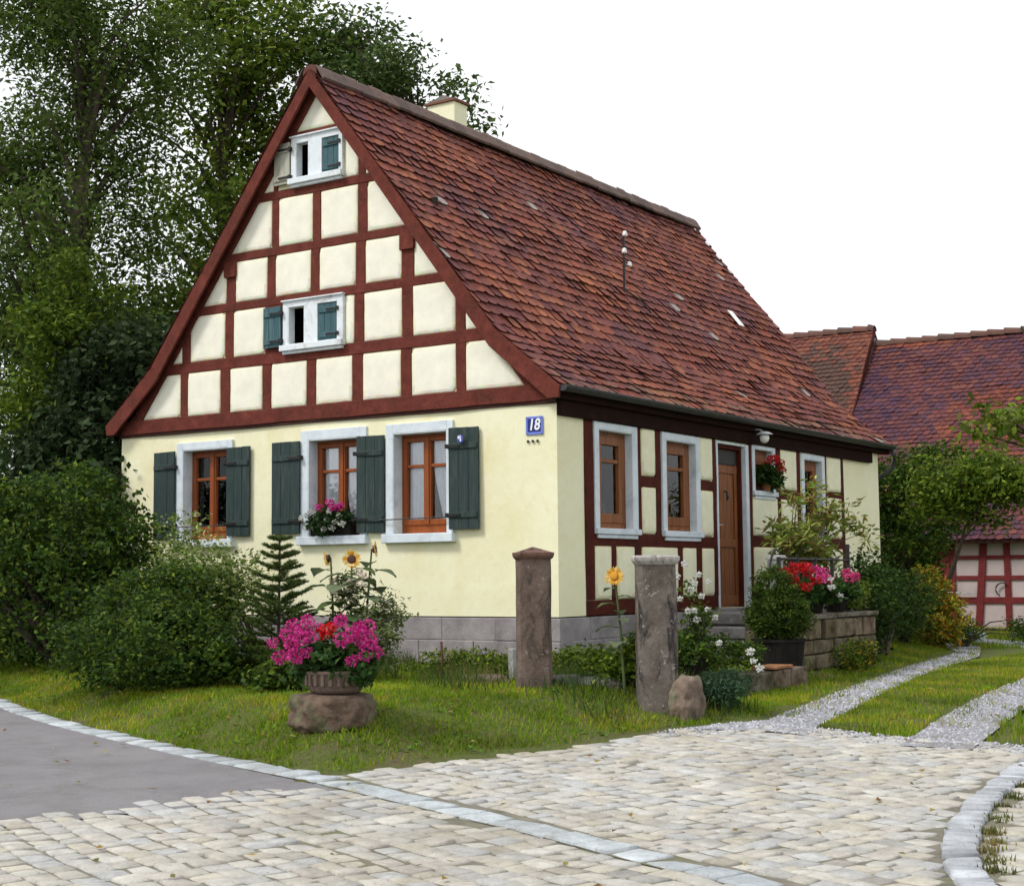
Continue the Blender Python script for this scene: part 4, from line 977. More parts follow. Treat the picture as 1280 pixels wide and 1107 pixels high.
# ------------------------------------------------------------------ flowers
def ballflower(name, parent, w, r, pal, npet=70, psize=.026):
    d = rng.normal(0, 1, (npet, 3)); d /= np.linalg.norm(d, axis=1)[:, None]; P = d * r * rng.uniform(.75, 1.05, (npet, 1)) * (1, 1, .8)
    V, F, C = leaf_cards(P, psize, psize * 1.15, pal, .2)
    return npobj(name, V + np.asarray(w), F, M['petal'], parent, C)
def blooms(parent, first, spots, name='blossom'):
    """more heads like the first one, sharing its mesh"""
    for w in spots:
        o = first.copy(); COL.objects.link(o); o.parent = parent; o.location = Vector(w) - WL[parent.name]
        o.rotation_euler = (0, 0, random.uniform(0, 6)); s = random.uniform(.75, 1.15); o.scale = (s, s, s)
MAG = [(.62, .02, .27), (.74, .06, .34), (.48, .012, .20), (.70, .10, .38)]; RED = [(.55, .008, .012), (.65, .015, .015), (.42, .006, .01)]; WHT = [(.80, .80, .78), (.72, .72, .66)]; PNK = [(.65, .05, .20), (.75, .10, .28), (.5, .03, .16)]
GLF = [(.035, .085, .018), (.05, .11, .02), (.028, .07, .018), (.07, .12, .03)]
def potplant(name, label, w, potfn, potmat, blobs, nclump, per, L, W, pal=GLF, group=None, cat='potted plant', potname='pot'):
    t = thing(name, label, cat, w, group)
    if potfn: 
        mb = MB(); potfn(mb, w); mb.build(potname, M[potmat], t, bevel=.004, smooth=False)
    c, P, ci = clump_points(blobs, nclump, per, .035, .5)
    V, F, C = leaf_cards(P, L, W, pal, .5, 0, rng.uniform(.75, 1.25, nclump)[ci]); npobj('foliage', V, F, M['leaf'], t, C)
    return t
# flower bowl on its boulder
def rock(name, label, cat, c, r, seed, colr, sq=2.6, group=None, parent=None, flat=None):
    bm = bmesh.new(); bmesh.ops.create_icosphere(bm, subdivisions=5, radius=1)
    for v_ in bm.verts:
        p = v_.co.normalized(); k = (abs(p.x) ** sq + abs(p.y) ** sq + abs(p.z) ** sq) ** (-1 / sq); p = p * k
        n1 = mnoise.fractal(p * 1.6 + Vector((seed, 0, 0)), 1, 2, 5); p *= 1 + .15 * n1 + .03 * mnoise.noise(p * 9)
        v_.co = Vector((p.x * r[0], p.y * r[1], p.z * r[2]))
        if flat is not None and v_.co.z > flat: v_.co.z = flat + (v_.co.z - flat) * .15
    me = bpy.data.meshes.new(name); bm.to_mesh(me); bm.free(); cc = []
    for f in me.polygons:
        q = mnoise.fractal(f.center * 6 + Vector((seed, 5, 0)), 1, 2, 4); g = 1 + .35 * q; m_ = max(0, min(1, q * 2)); cc += [colr[0] * g * (1 - .3 * m_), colr[1] * g, colr[2] * g * (1 - .2 * m_), 1]
    a = me.attributes.new('Col', 'FLOAT_COLOR', 'FACE'); a.data.foreach_set('color', cc); me.polygons.foreach_set('use_smooth', [True] * len(me.polygons))
    me.materials.append(M['sandstone']); o = bpy.data.objects.new(name, me); link(o, parent, c)
    return tag(o, label, cat, group)
bx, by = (1.18, -4.88); bz = h1(bx, by)
rock('boulder', 'squat brown boulder on the grass carrying the bowl of magenta flowers', 'boulder', (bx, by, bz + .05), (.30, .26, .21), 8, (.16, .11, .08), flat=.12)
def bowlfn(mb, w):
    mb.lathe([(.165, 0), (.185, .02), (.205, .07), (.215, .13), (.225, .135), (.225, .155), (.20, .158), (.19, .14), (.05, .13)], w, 24)
    for k in range(24): a = k * math.pi / 12; mb.obox((w[0] + math.cos(a) * .212, w[1] + math.sin(a) * .212, w[2] + .095), ((math.cos(a), math.sin(a), 0), (-math.sin(a), math.cos(a), 0), (0, 0, 1)), (.012, .013, .04))
wb = (bx + .02, by, bz + .185)
bowl = potplant('flower_bowl', 'fluted stone bowl of magenta geraniums with one red bloom, on the boulder', wb, bowlfn, 'concrete_bowl', [(wb[0], wb[1], wb[2] + .22, .30, .24, .13), (wb[0] - .15, wb[1], wb[2] + .16, .22, .18, .12), (wb[0] + .12, wb[1], wb[2] + .14, .24, .18, .1)], 120, 22, .055, .05, cat='flower bowl', potname='bowl')
fm = ballflower('blossom', bowl, (wb[0] - .30, wb[1] - .10, wb[2] + .26), .056, MAG, 120, .018)
# heads laid along the right vector of the bowl (r) and up
rv = Vector((.83, .55, 0)); fvw = Vector((-.55, .83, 0))
def bl(px, py, d=0): return Vector((wb[0], wb[1], wb[2] + .14)) + rv * ((px - 420) / 158) - fvw * d + Vector((0, 0, (835 - py) / 158))
blooms(bowl, fm, [bl(352, 808, .1), bl(360, 826, .1), bl(367, 800, .12), bl(375, 812, .15), bl(383, 795, .08), bl(380, 825, .18), bl(392, 818, .2), bl(396, 803, .15), bl(388, 784, 0), bl(398, 792, .05),
                  bl(424, 788, 0), bl(446, 792, .02), bl(455, 795, 0), bl(440, 803, .12), bl(430, 808, .16), bl(452, 810, .14), bl(462, 815, .1), bl(466, 822, .1), bl(455, 824, .17), bl(441, 828, .2), bl(372, 790, .02), bl(448, 800, .08), bl(385, 806, .18), bl(461, 805, .05)])
fr_ = ballflower('red_blossom', bowl, bl(408, 792, .08), .055, RED); fr_['label'] = 'single red bloom'
blooms(bowl, fr_, [bl(414, 796, .1)], 'red_blossom')
# window box on the middle ground-floor window
wx = Vector(G.p(-2.98, .47, .02)); t = thing('window_box', 'brown window box with white and magenta flowers on the middle shuttered window sill', 'window box', tuple(wx))
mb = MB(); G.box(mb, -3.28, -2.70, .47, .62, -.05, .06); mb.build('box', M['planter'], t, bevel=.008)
c, P, ci = clump_points([(wx.x, wx.y - .03, wx.z + .20, .30, .10, .10), (wx.x - .1, wx.y - .09, wx.z + .12, .2, .07, .1)], 60, 22, .035)
V, F, C = leaf_cards(P, .05, .04, [(.025, .06, .016), (.04, .08, .02), (.02, .05, .015)], .4); npobj('foliage', V, F, M['leaf'], t, C)
f1 = ballflower('white_blossom', t, wx + Vector((-.30, -.10, .10)), .032, WHT, 40, .022)
blooms(t, f1, [wx + Vector((x, -.13, z)) for x, z in ((-.36, .16), (-.22, .24), (-.16, .20), (-.08, .10), (.06, .22), (.20, .18), (.14, .11), (-.02, .03), (-.20, .05), (.1, .04), (.24, .08), (.02, .14), (-.27, .19))])
f2 = ballflower('magenta_blossom', t, wx + Vector((.12, -.10, .30)), .045, MAG, 60, .024); blooms(t, f2, [wx + Vector((x, -.10, z)) for x, z in ((.04, .32), (.17, .27), (-.12, .28), (.09, .26), (.2, .3))])
# red geraniums in the small side window
wx = Vector(R_.p(5.02, 1.06, .04)); t = thing('geranium_pot', 'red geraniums in a small pot on the window sill right of the door', 'potted plant', tuple(wx))
mb = MB(); mb.lathe([(.05, 0), (.07, .10), (.075, .11), (.06, .105)], tuple(wx), 14); mb.build('pot', M['terracotta'], t)
c, P, ci = clump_points([(wx.x + .03, wx.y, wx.z + .20, .11, .22, .16), (wx.x + .05, wx.y + .12, wx.z + .12, .1, .14, .12)], 60, 24, .03); V, F, C = leaf_cards(P, .055, .05, DKG + [(.05, .10, .02)], .4); npobj('foliage', V, F, M['leaf'], t, C)
f1 = ballflower('blossom', t, wx + Vector((.10, .02, .42)), .05, RED, 60, .024); blooms(t, f1, [wx + Vector((.10, y, z)) for y, z in ((-.10, .38), (-.14, .33), (.12, .40), (.22, .26), (.29, .22), (.05, .33), (.24, .32))])

# ------------------------------------------------------------------ gate posts
def gpost(name, label, w, hgt, hw, cap, lean=(0, 0), seed=1, colr=(.25, .20, .175), pitch_=0):
    t = thing(name, label, 'gate post', w, 'old stone gate posts')
    def shaft(z0, z1, w0, w1, nm, seed, prof=None, colr=colr, sub=.045, lich=0, parent=t, mk_='post_grey'):
        nz = max(3, int((z1 - z0) / sub)); nseg = 28; vs = []; cs_ = []
        for j in range(nz + 1):
            v_ = j / nz; z = z0 + (z1 - z0) * v_; wd = w0 + (w1 - w0) * v_ if prof is None else prof(v_)
            for k in range(nseg):
                a = 2 * math.pi * k / nseg; ca, sa = math.cos(a), math.sin(a); e = 7; rr = wd / (abs(ca) ** e + abs(sa) ** e) ** (1 / e)
                rr *= 1 + .035 * mnoise.fractal(Vector((ca * 1.5, sa * 1.5, z * 3 + seed * 9)), 1, 2, 5)
                a2 = a + .62
                vs.append((w[0] + rr * math.cos(a2) + lean[0] * z, w[1] + rr * math.sin(a2) + lean[1] * z, w[2] + z))
        mb = MB(); mb.add(vs, [])
        for j in range(nz):
            for k in range(nseg):
                mb.f.append((j * nseg + k, j * nseg + (k + 1) % nseg, (j + 1) * nseg + (k + 1) % nseg, (j + 1) * nseg + k))
                p = Vector(vs[j * nseg + k]); q = mnoise.fractal(p * 5 + Vector((seed, 0, 0)), 1, 2, 5); q2 = mnoise.fractal(Vector((p.x * 9, p.y * 9, p.z * 2.2)) + Vector((0, seed * 3, 0)), 1, 2, 4)
                g = 1 + .32 * q; c = [x * g for x in colr]
                if q2 > .22: c = [x * .5 for x in c]
                if q > .30 + lich * -.6 and q2 < .2: c = [.34, .33, .31]
                if z0 < .2 and j < nz * .22 and q2 < 0: c = [c[0] * .9, c[1] * 1.02, c[2] * .75]
                mb.c.append(tuple(c))
        mb.f.append(tuple(range(nseg))[::-1]); mb.c.append(colr); mb.f.append(tuple(nz * nseg + k for k in range(nseg))); mb.c.append(colr)
        return mb.build(nm, M[mk_], parent, smooth=False)
    shaft(-.25, hgt, hw, hw * .97, 'shaft', seed, mk_='post_brown' if cap == 'pyramid' else 'post_grey')
    if cap == 'pyramid':
        shaft(hgt, hgt + .055, 0, 0, 'cap', seed + 3, lambda v_: hw * (1.02 + .13 * math.sin(min(1, v_ * 1.6) * math.pi / 2)), (.22, .13, .105), .014, mk_='cap_red')
        mb = MB(); q = hw * 1.13; z = hgt + .055 + w[2]; lx, ly = lean[0] * hgt, lean[1] * hgt
        ring = [(w[0] + lx + q * 1.3 * math.cos(a + .62), w[1] + ly + q * 1.3 * math.sin(a + .62), z) for a in (math.pi / 4 + k * math.pi / 2 for k in range(4))]
        mb.add(ring + [(w[0] + lx, w[1] + ly, z + .05)], [(0, 1, 4), (1, 2, 4), (2, 3, 4), (3, 0, 4)], (.22, .13, .105)); mb.build('cap_top', M['cap_red'], t)
    else:
        shaft(hgt, hgt + .075, 0, 0, 'cap', seed + 3, lambda v_: hw * (1.0 + .16 * math.sin(min(1, v_ * 1.7) * math.pi / 2) - (.10 * max(0, v_ - .8) * 5)), (.42, .38, .37), .014, lich=.6, mk_='post_cap')
    return t
lpx, lpy = (1.22, -2.35)
gpost('gate_post', 'brown sandstone gate post with low pyramid cap near the house corner', (lpx, lpy, h1(lpx, lpy)), 1.08, .150, 'pyramid', seed=1, colr=(.24, .185, .165))
rpx, rpy = (2.29, -2.17)
gpost('gate_post', 'taller grey stone gate post with flat pale lichened cap nearest the driveway', (rpx, rpy, h1(rpx, rpy)), 1.14, .162, 'slab', seed=4, colr=(.24, .215, .20))
rock('boulder', 'rough tilted brown stone leaning at the foot of the tall gate post', 'boulder', (*(2.52, -2.10), h1(*(2.52, -2.10)) + .10), (.13, .17, .21), 12, (.24, .18, .14))
for i, (x, y, r, cl, lb) in enumerate([(.46, -1.92, (.20, .13, .07), (.20, .13, .12), 'low reddish stone in the grass left of the brown gate post'), (1.48, -2.02, (.42, .15, .075), (.17, .15, .14), 'long flat grey stone lying between the two gate posts'), (.12, -1.75, (.17, .12, .05), (.26, .20, .18), 'small flat pinkish stone lying before the plinth')]):
    rock('edging_stone', lb, 'stone', (x, y, h1(x, y) + .02), r, 20 + i, cl, group='loose stones along the garden edge')
mb = MB(); w = (-.45, -1.40); z = h1(*w); mb.tube([(w[0], w[1], z - .1), (w[0] + .01, w[1], z + .18), (w[0], w[1], z + .33)], [.016, .014, .012], 7, (.16, .07, .04)); tag(mb.build('garden_stake', M['paint']), 'thin rusty stake standing in the grass before the grey plinth', 'stake')
mb = MB(); w = (.33, -1.35); z = h1(*w); mb.box((w[0] - .03, w[1] - .03, z - .1), (w[0] + .03, w[1] + .03, z + .30), (.42, .42, .40)); tag(mb.build('marker_post', M['sandstone'], bevel=.008), 'short pale stone marker beside the brown gate post', 'marker')

# ------------------------------------------------------------------ steps and terrace
def blocks(fr, a0, a1, z0, z1, o0, o1, rowh, bl_, colr, mb, j=.012):
    z = z0
    while z < z1 - .01:
        zn = min(z1, z + random.uniform(*rowh)); zn = z1 if z1 - zn < .08 else zn; a = a0
        while a < a1 - .01:
            b2 = min(a1, a + random.uniform(*bl_)); b2 = a1 if a1 - b2 < .1 else b2; g = random.uniform(.7, 1.2); c = tuple(x * g * random.uniform(.93, 1.07) for x in colr)
            fr.box(mb, a + .005, b2 - .005, z + .005, zn - .005, o0, o1 + random.uniform(-j, j), c, .007); a = b2
        z = zn
Tw = thing('terrace_wall', 'low mossy sandstone terrace wall beside the driveway with flower pots on top', 'wall', (1.7, 3.2, .1))
SC = (.25, .20, .145)
fX = Fr((1.75, 0, 0), (0, 1, 0), (1, 0, 0)); fYn = Fr((0, 2.0, 0), (1, 0, 0), (0, -1, 0)); fYp = Fr((0, 4.25, 0), (1, 0, 0), (0, 1, 0))
mb = MB(); blocks(fX, 2.0, 4.25, -1.35, -.50, -.25, 0, (.15, .24), (.2, .45), SC, mb, .03); blocks(fYn, 1.10, 1.50, -1.35, -.50, -.2, 0, (.2, .3), (.2, .4), SC, mb); blocks(fYp, 0.08, 1.50, -1.35, -.50, -.2, 0, (.2, .3), (.2, .4), SC, mb)
mb.build('stonework', M['wall_stone'], Tw, bevel=.018)
mb = MB(); mb.box((1.12, 1.97, -.498 + ZO), (1.77, 3.0, -.44 + ZO), (.28, .25, .22), .006); mb.box((1.12, 3.008, -.498 + ZO), (1.78, 4.27, -.445 + ZO), (.25, .22, .19), .006); mb.build('coping', M['wall_stone'], Tw, bevel=.012)
mb = MB(); mb.box((.1, 3.40, -1.3 + ZO), (1.48, 4.04, -.452 + ZO), (.30, .28, .26)); mb.build('landing', M['sandstone'], Tw, bevel=.01)
St = thing('stone_steps', 'worn grey stone steps climbing along the wall to the wooden front door', 'steps', (.6, 2.4, .3))
for i in range(5):
    z1 = -.46 - i * .15; y0_ = 3.15 - i * .31; g = random.uniform(.9, 1.1)
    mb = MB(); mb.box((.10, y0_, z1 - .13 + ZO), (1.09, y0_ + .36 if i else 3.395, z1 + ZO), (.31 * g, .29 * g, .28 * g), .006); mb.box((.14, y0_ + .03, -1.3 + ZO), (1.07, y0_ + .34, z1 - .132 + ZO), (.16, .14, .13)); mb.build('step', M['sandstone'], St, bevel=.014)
# low retaining stones before the steps
mb = MB(); fE = Fr((2.10, 0, 0), (0, 1, 0), (1, 0, 0)); blocks(fE, -.85, 1.35, -1.35, -.93, -.28, .0, (.5, .6), (.38, .6), (.20, .155, .125), mb, .03); Te = mb.build('low_stone_edging', M['wall_stone'], bevel=.02); tag(Te, 'low row of squared brown stones edging the bed before the steps', 'stone edging')
mb = MB(); mb.box((1.86, .55, -.925 + ZO), (2.1, 1.0, -.895 + ZO), (.36, .17, .08), .004); tag(mb.build('brick', M['sandstone'], bevel=.006), 'flat orange brick lying on the low stone edging', 'brick')
# railing
Rl = thing('iron_railing', 'black wrought iron railing along the terrace behind the flower pots', 'railing', (1.60, 3.1, -.44 + ZO))
xr = 1.46; zt = .16
mb = MB(); mb.tube([(xr, 2.15, zt + ZO), (xr, 4.15, zt + ZO - .01)], .013, 7); mb.tube([(xr, 2.15, -.12 + ZO), (xr, 4.15, -.12 + ZO)], .010, 7); mb.build('rail', M['iron'], Rl)
for i in range(5):
    y = 2.15 + i * .5; mb = MB(); mb.box((xr - .018, y - .018, -.5 + ZO), (xr + .018, y + .018, zt + ZO + .02 + (.16 if i == 4 else 0))); mb.build('baluster', M['iron'], Rl, bevel=.003)
mb = MB(); pts = [(xr, 2.15 - .28 * math.sin(t), -.40 + ZO + .66 * math.cos(t - .2)) for t in [k * .22 for k in range(8)]]; mb.tube(pts, .013, 7); mb.build('scroll', M['iron'], Rl)
mb = MB(); c = (1.02, 3.05, -.46 + ZO)
t = thing('stone_pillar', 'slim whitish lichened pillar standing at the head of the steps', 'pillar', c)
mb.box((c[0] - .07, c[1] - .07, c[2]), (c[0] + .07, c[1] + .07, c[2] + .62), (.42, .44, .40), .006); mb.build('shaft', M['sandstone'], t, bevel=.012)
mb = MB(); mb.box((c[0] - .09, c[1] - .09, c[2] + .62), (c[0] + .09, c[1] + .09, c[2] + .67), (.60, .60, .58), .004); mb.build('cap', M['sandstone'], t, bevel=.01)
# pots on the terrace
def potf(r, h):
    return lambda mb, w: mb.lathe([(r * .7, 0), (r * .95, h * .8), (r * 1.08, h * .8), (r * 1.1, h), (r * .95, h), (r * .9, h * .85), (.02, h * .82)], w, 18)
zc = -.44 + ZO
p1 = potplant('geranium_pot', 'terracotta pot of bright red geraniums at the near end of the terrace wall', (1.62, 2.22, zc), potf(.13, .17), 'terracotta', [(1.66, 2.2, zc + .25, .20, .22, .11)], 70, 24, .055, .05, group='flower pots on the terrace wall')
f1 = ballflower('blossom', p1, (1.84, 1.98, zc + .30), .06, RED, 70, .028); blooms(p1, f1, [(1.70, 1.92, zc + .36), (1.60, 1.98, zc + .42), (1.82, 2.10, zc + .38), (1.74, 2.2, zc + .44), (1.62, 2.18, zc + .46), (1.86, 2.2, zc + .30), (1.68, 2.02, zc + .30), (1.8, 2.05, zc + .44)])
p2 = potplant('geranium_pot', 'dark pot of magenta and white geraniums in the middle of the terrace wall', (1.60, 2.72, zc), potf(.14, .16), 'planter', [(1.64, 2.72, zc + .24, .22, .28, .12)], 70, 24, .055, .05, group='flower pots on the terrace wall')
f1 = ballflower('blossom', p2, (1.80, 2.48, zc + .38), .06, PNK + MAG, 70, .028); blooms(p2, f1, [(1.82, 2.62, zc + .32), (1.70, 2.5, zc + .44), (1.74, 2.66, zc + .40)])
f2 = ballflower('white_blossom', p2, (1.90, 2.52, zc + .29), .042, WHT, 40, .024); blooms(p2, f2, [(1.92, 2.72, zc + .16), (1.88, 2.56, zc + .34)])
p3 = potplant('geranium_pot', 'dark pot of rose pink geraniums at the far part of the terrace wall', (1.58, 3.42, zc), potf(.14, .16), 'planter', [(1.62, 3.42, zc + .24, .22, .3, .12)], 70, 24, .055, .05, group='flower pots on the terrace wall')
f1 = ballflower('blossom', p3, (1.80, 3.30, zc + .38), .065, PNK, 70, .028); blooms(p3, f1, [(1.78, 3.5, zc + .34), (1.74, 3.4, zc + .40)])
# black bucket by the right gate post
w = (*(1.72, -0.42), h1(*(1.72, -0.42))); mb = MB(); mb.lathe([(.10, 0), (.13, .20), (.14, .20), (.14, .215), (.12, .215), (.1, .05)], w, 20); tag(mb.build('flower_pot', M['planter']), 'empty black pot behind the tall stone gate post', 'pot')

# ------------------------------------------------------------------ garden plants
def slender(name, label, base, blobs, n, per, L, W, pal, group=None, r=.012, limbs=16, cat='shrub', sig=.06, droop=.1): 
    return tree(name, label, base, .5, blobs, n, per, sig, L, W, pal, r, cat, group, limbs, .6, droop, trunk=False, partname='foliage')
zt_ = zc
tree('oleander', 'light green oleander with slender leaves standing on the terrace before the far windows', (.9, 3.85, zc - .0), .9,
     [(.8, 3.9, 1.72, .32, .5, .28), (.9, 4.8, 1.95, .28, .45, .3), (.95, 4.4, 1.50, .35, .6, .3), (.85, 4.1, 2.20, .10, .15, .22), (.8, 4.75, 2.26, .10, .15, .22), (1.0, 5.5, 2.05, .15, .2, .2), (1.0, 5.8, 1.80, .15, .25, .25)], 105, 21, .07, .14, .03, [(.20, .27, .04), (.28, .34, .06), (.12, .18, .03), (.34, .34, .09), (.26, .17, .05)], .02, 'shrub', None, 30, .8, .15, trunk=False, partname='foliage')
# clipped conifer with a dark base
w = (1.76, 1.42, h1(1.76, 1.42)); t = thing('topiary_conifer', 'rounded clipped green conifer in a dark tub in front of the steps', 'shrub', w)
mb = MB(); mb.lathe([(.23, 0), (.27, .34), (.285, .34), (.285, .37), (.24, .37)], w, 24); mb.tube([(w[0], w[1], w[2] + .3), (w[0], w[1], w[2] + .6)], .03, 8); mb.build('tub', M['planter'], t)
c, P, ci = clump_points([(w[0], w[1], w[2] + .60, .31, .31, .25), (w[0] - .03, w[1], w[2] + .86, .20, .20, .24)], 420, 42, .034, .16); V, F, C = leaf_cards(P, .04, .016, [(.045, .085, .010), (.065, .105, .014), (.032, .062, .010), (.085, .125, .018)], .2, 0, rng.uniform(.7, 1.3, 420)[ci]); npobj('foliage', V, F, M['leaf'], t, C)
# big shrubs on the left
VAR = [(.30, .34, .12), (.44, .45, .25), (.15, .22, .04), (.09, .15, .02), (.22, .28, .07), (.12, .19, .03)]
z = h1(-4.6, -2.3)
tree('large_shrub', 'large dense dark green shrub at the left edge below the trees', (-4.9, -2.2, z), 1.7, [(-5.1, -2.2, z + .8, 1.15, .9, .85), (-4.65, -1.7, z + 1.15, .60, .6, .52), (-5.4, -1.9, z + 1.55, 1.0, .8, .65), (-6.8, -2.0, z + 1.1, 1.2, 1, 1.2), (-5.0, -1.5, z + 1.55, .5, .45, .40), (-3.9, -1.9, z + .5, .7, .6, .5)], 620, 58, .10, .075, .042, MDG + DKG + DKG, .03, 'shrub', None, 60, .30, .1, trunk=False, partname='foliage')
z = h1(-2.0, -3.0) - .03
tree('variegated_shrub', 'rounded shrub with cream edged leaves in front of the left shuttered window', (-2.0, -3.0, z), 1.2, [(-2.05, -3.6, z + .36, .85, .80, .40), (-2.75, -3.0, z + .62, .65, .55, .42), (-2.15, -3.05, z + .70, .45, .5, .38), (-2.45, -2.8, z + .82, .6, .5, .30), (-1.65, -3.4, z + .22, .45, .45, .25), (-.95, -3.0, z + .15, .5, .35, .2)], 400, 60, .08, .055, .03, MDG + DKG + DKG, .02, 'shrub', None, 40, .32, .1, trunk=False, partname='foliage')
t = slender('pale_bush', 'loose bush with pale cream and white leaf sprays just under the left window sill', (-1.9, -2.2, h1(-1.9, -2.2)), [(-2.25, -2.6, z + .98, .60, .4, .24), (-1.95, -2.65, z + .98, .22, .3, .32), (-2.85, -2.4, z + 1.02, .40, .3, .42), (-3.2, -2.1, z + 1.35, .25, .2, .4), (-2.0, -2.8, z + .75, .28, .35, .3), (-2.6, -2.3, z + 1.30, .14, .14, .2)], 250, 26, .048, .028, VAR, sig=.075)
z = h1(-7.3, .2)
tree('elder_bush', 'tall blackish green bush with broad leaves against the left end of the gable', (-7.4, .3, z), 3.2, [(-7.6, .3, 2.9, .9, .7, .9), (-7.2, .1, 2.2, .7, .6, .6), (-6.62, -.25, 2.55, .36, .3, .55), (-8.3, .5, 2.2, .9, .8, 1.4), (-7.4, 1.0, 4.0, 1.1, .9, .8)], 330, 44, .12, .13, .075, [(.022, .042, .015), (.032, .056, .02), (.045, .07, .026)], .06, 'bush', None, 30, .35, .3)
# little spruce
def spruce(w, hgt):
    t = thing('young_spruce', 'young spruce with open whorled branches beside the sunflowers', 'tree', w)
    mb = MB(); top = Vector(w) + Vector((.02, 0, hgt)); mb.tube([Vector(w) - Vector((0, 0, .1)), Vector(w).lerp(top, .5), top], [.022, .014, .005], 7)
    pts = []; B = Vector(w); z = .16
    ax_ = [(top, B.lerp(top, .8))]
    while z < hgt - .05:
        f = 1 - z / hgt; Lb = .08 + .46 * f
        for k in range(6):
            a = k * 1.047 + z * 7 + random.uniform(-.25, .25); L = Lb * random.uniform(.8, 1.1); s0 = B + (top - B) * (z / hgt)
            e = s0 + Vector((math.cos(a) * L, math.sin(a) * L, L * random.uniform(.2, .45))); m_ = s0.lerp(e, .5) - Vector((0, 0, L * .05)); mb.tube([s0, m_, e], [.007, .005, .002], 5, cap=False); ax_ += [(s0.lerp(m_, .3), m_), (m_, e)]
            for q in (.3, .5, .7, .85):
                for sg_ in (-1, 1):
                    b0 = s0.lerp(e, q); dd = (e - s0).normalized(); sd = Vector((-dd.y, dd.x, 0)) * sg_; e2 = b0 + (dd * .7 + sd * .6) * L * .3; ax_.append((b0, e2))
        z += random.uniform(.075, .11)
    mb.build('trunk', M['bark'], t)
    P = []; D = []
    for a, b2 in ax_:
        n = int((b2 - a).length / .0011) + 6; dd = (b2 - a).normalized()
        for _ in range(n):
            P.append(a.lerp(b2, random.random())); q = Vector((random.gauss(0, 1), random.gauss(0, 1), random.gauss(0, .7) + .2)).normalized(); D.append(q + dd * .6)
    P = np.array(P); D = np.array(D); D /= np.linalg.norm(D, axis=1)[:, None]; S_ = np.cross(D, rng.normal(0, 1, D.shape)); S_ /= np.linalg.norm(S_, axis=1)[:, None]
    l = rng.uniform(.022, .038, (len(P), 1)); V = np.stack([P - S_ * .0032, P + S_ * .0032, P + D * l], 1).reshape(-1, 3)
    C = np.array([(.06, .11, .022), (.08, .13, .028), (.11, .14, .035)])[rng.integers(0, 3, len(P))]
    npobj('needles', V, np.arange(len(V)).reshape(-1, 3), M['leaf'], t, C)
w = (-1.20, -2.86); spruce((w[0], w[1], h1(*w)), 1.36)
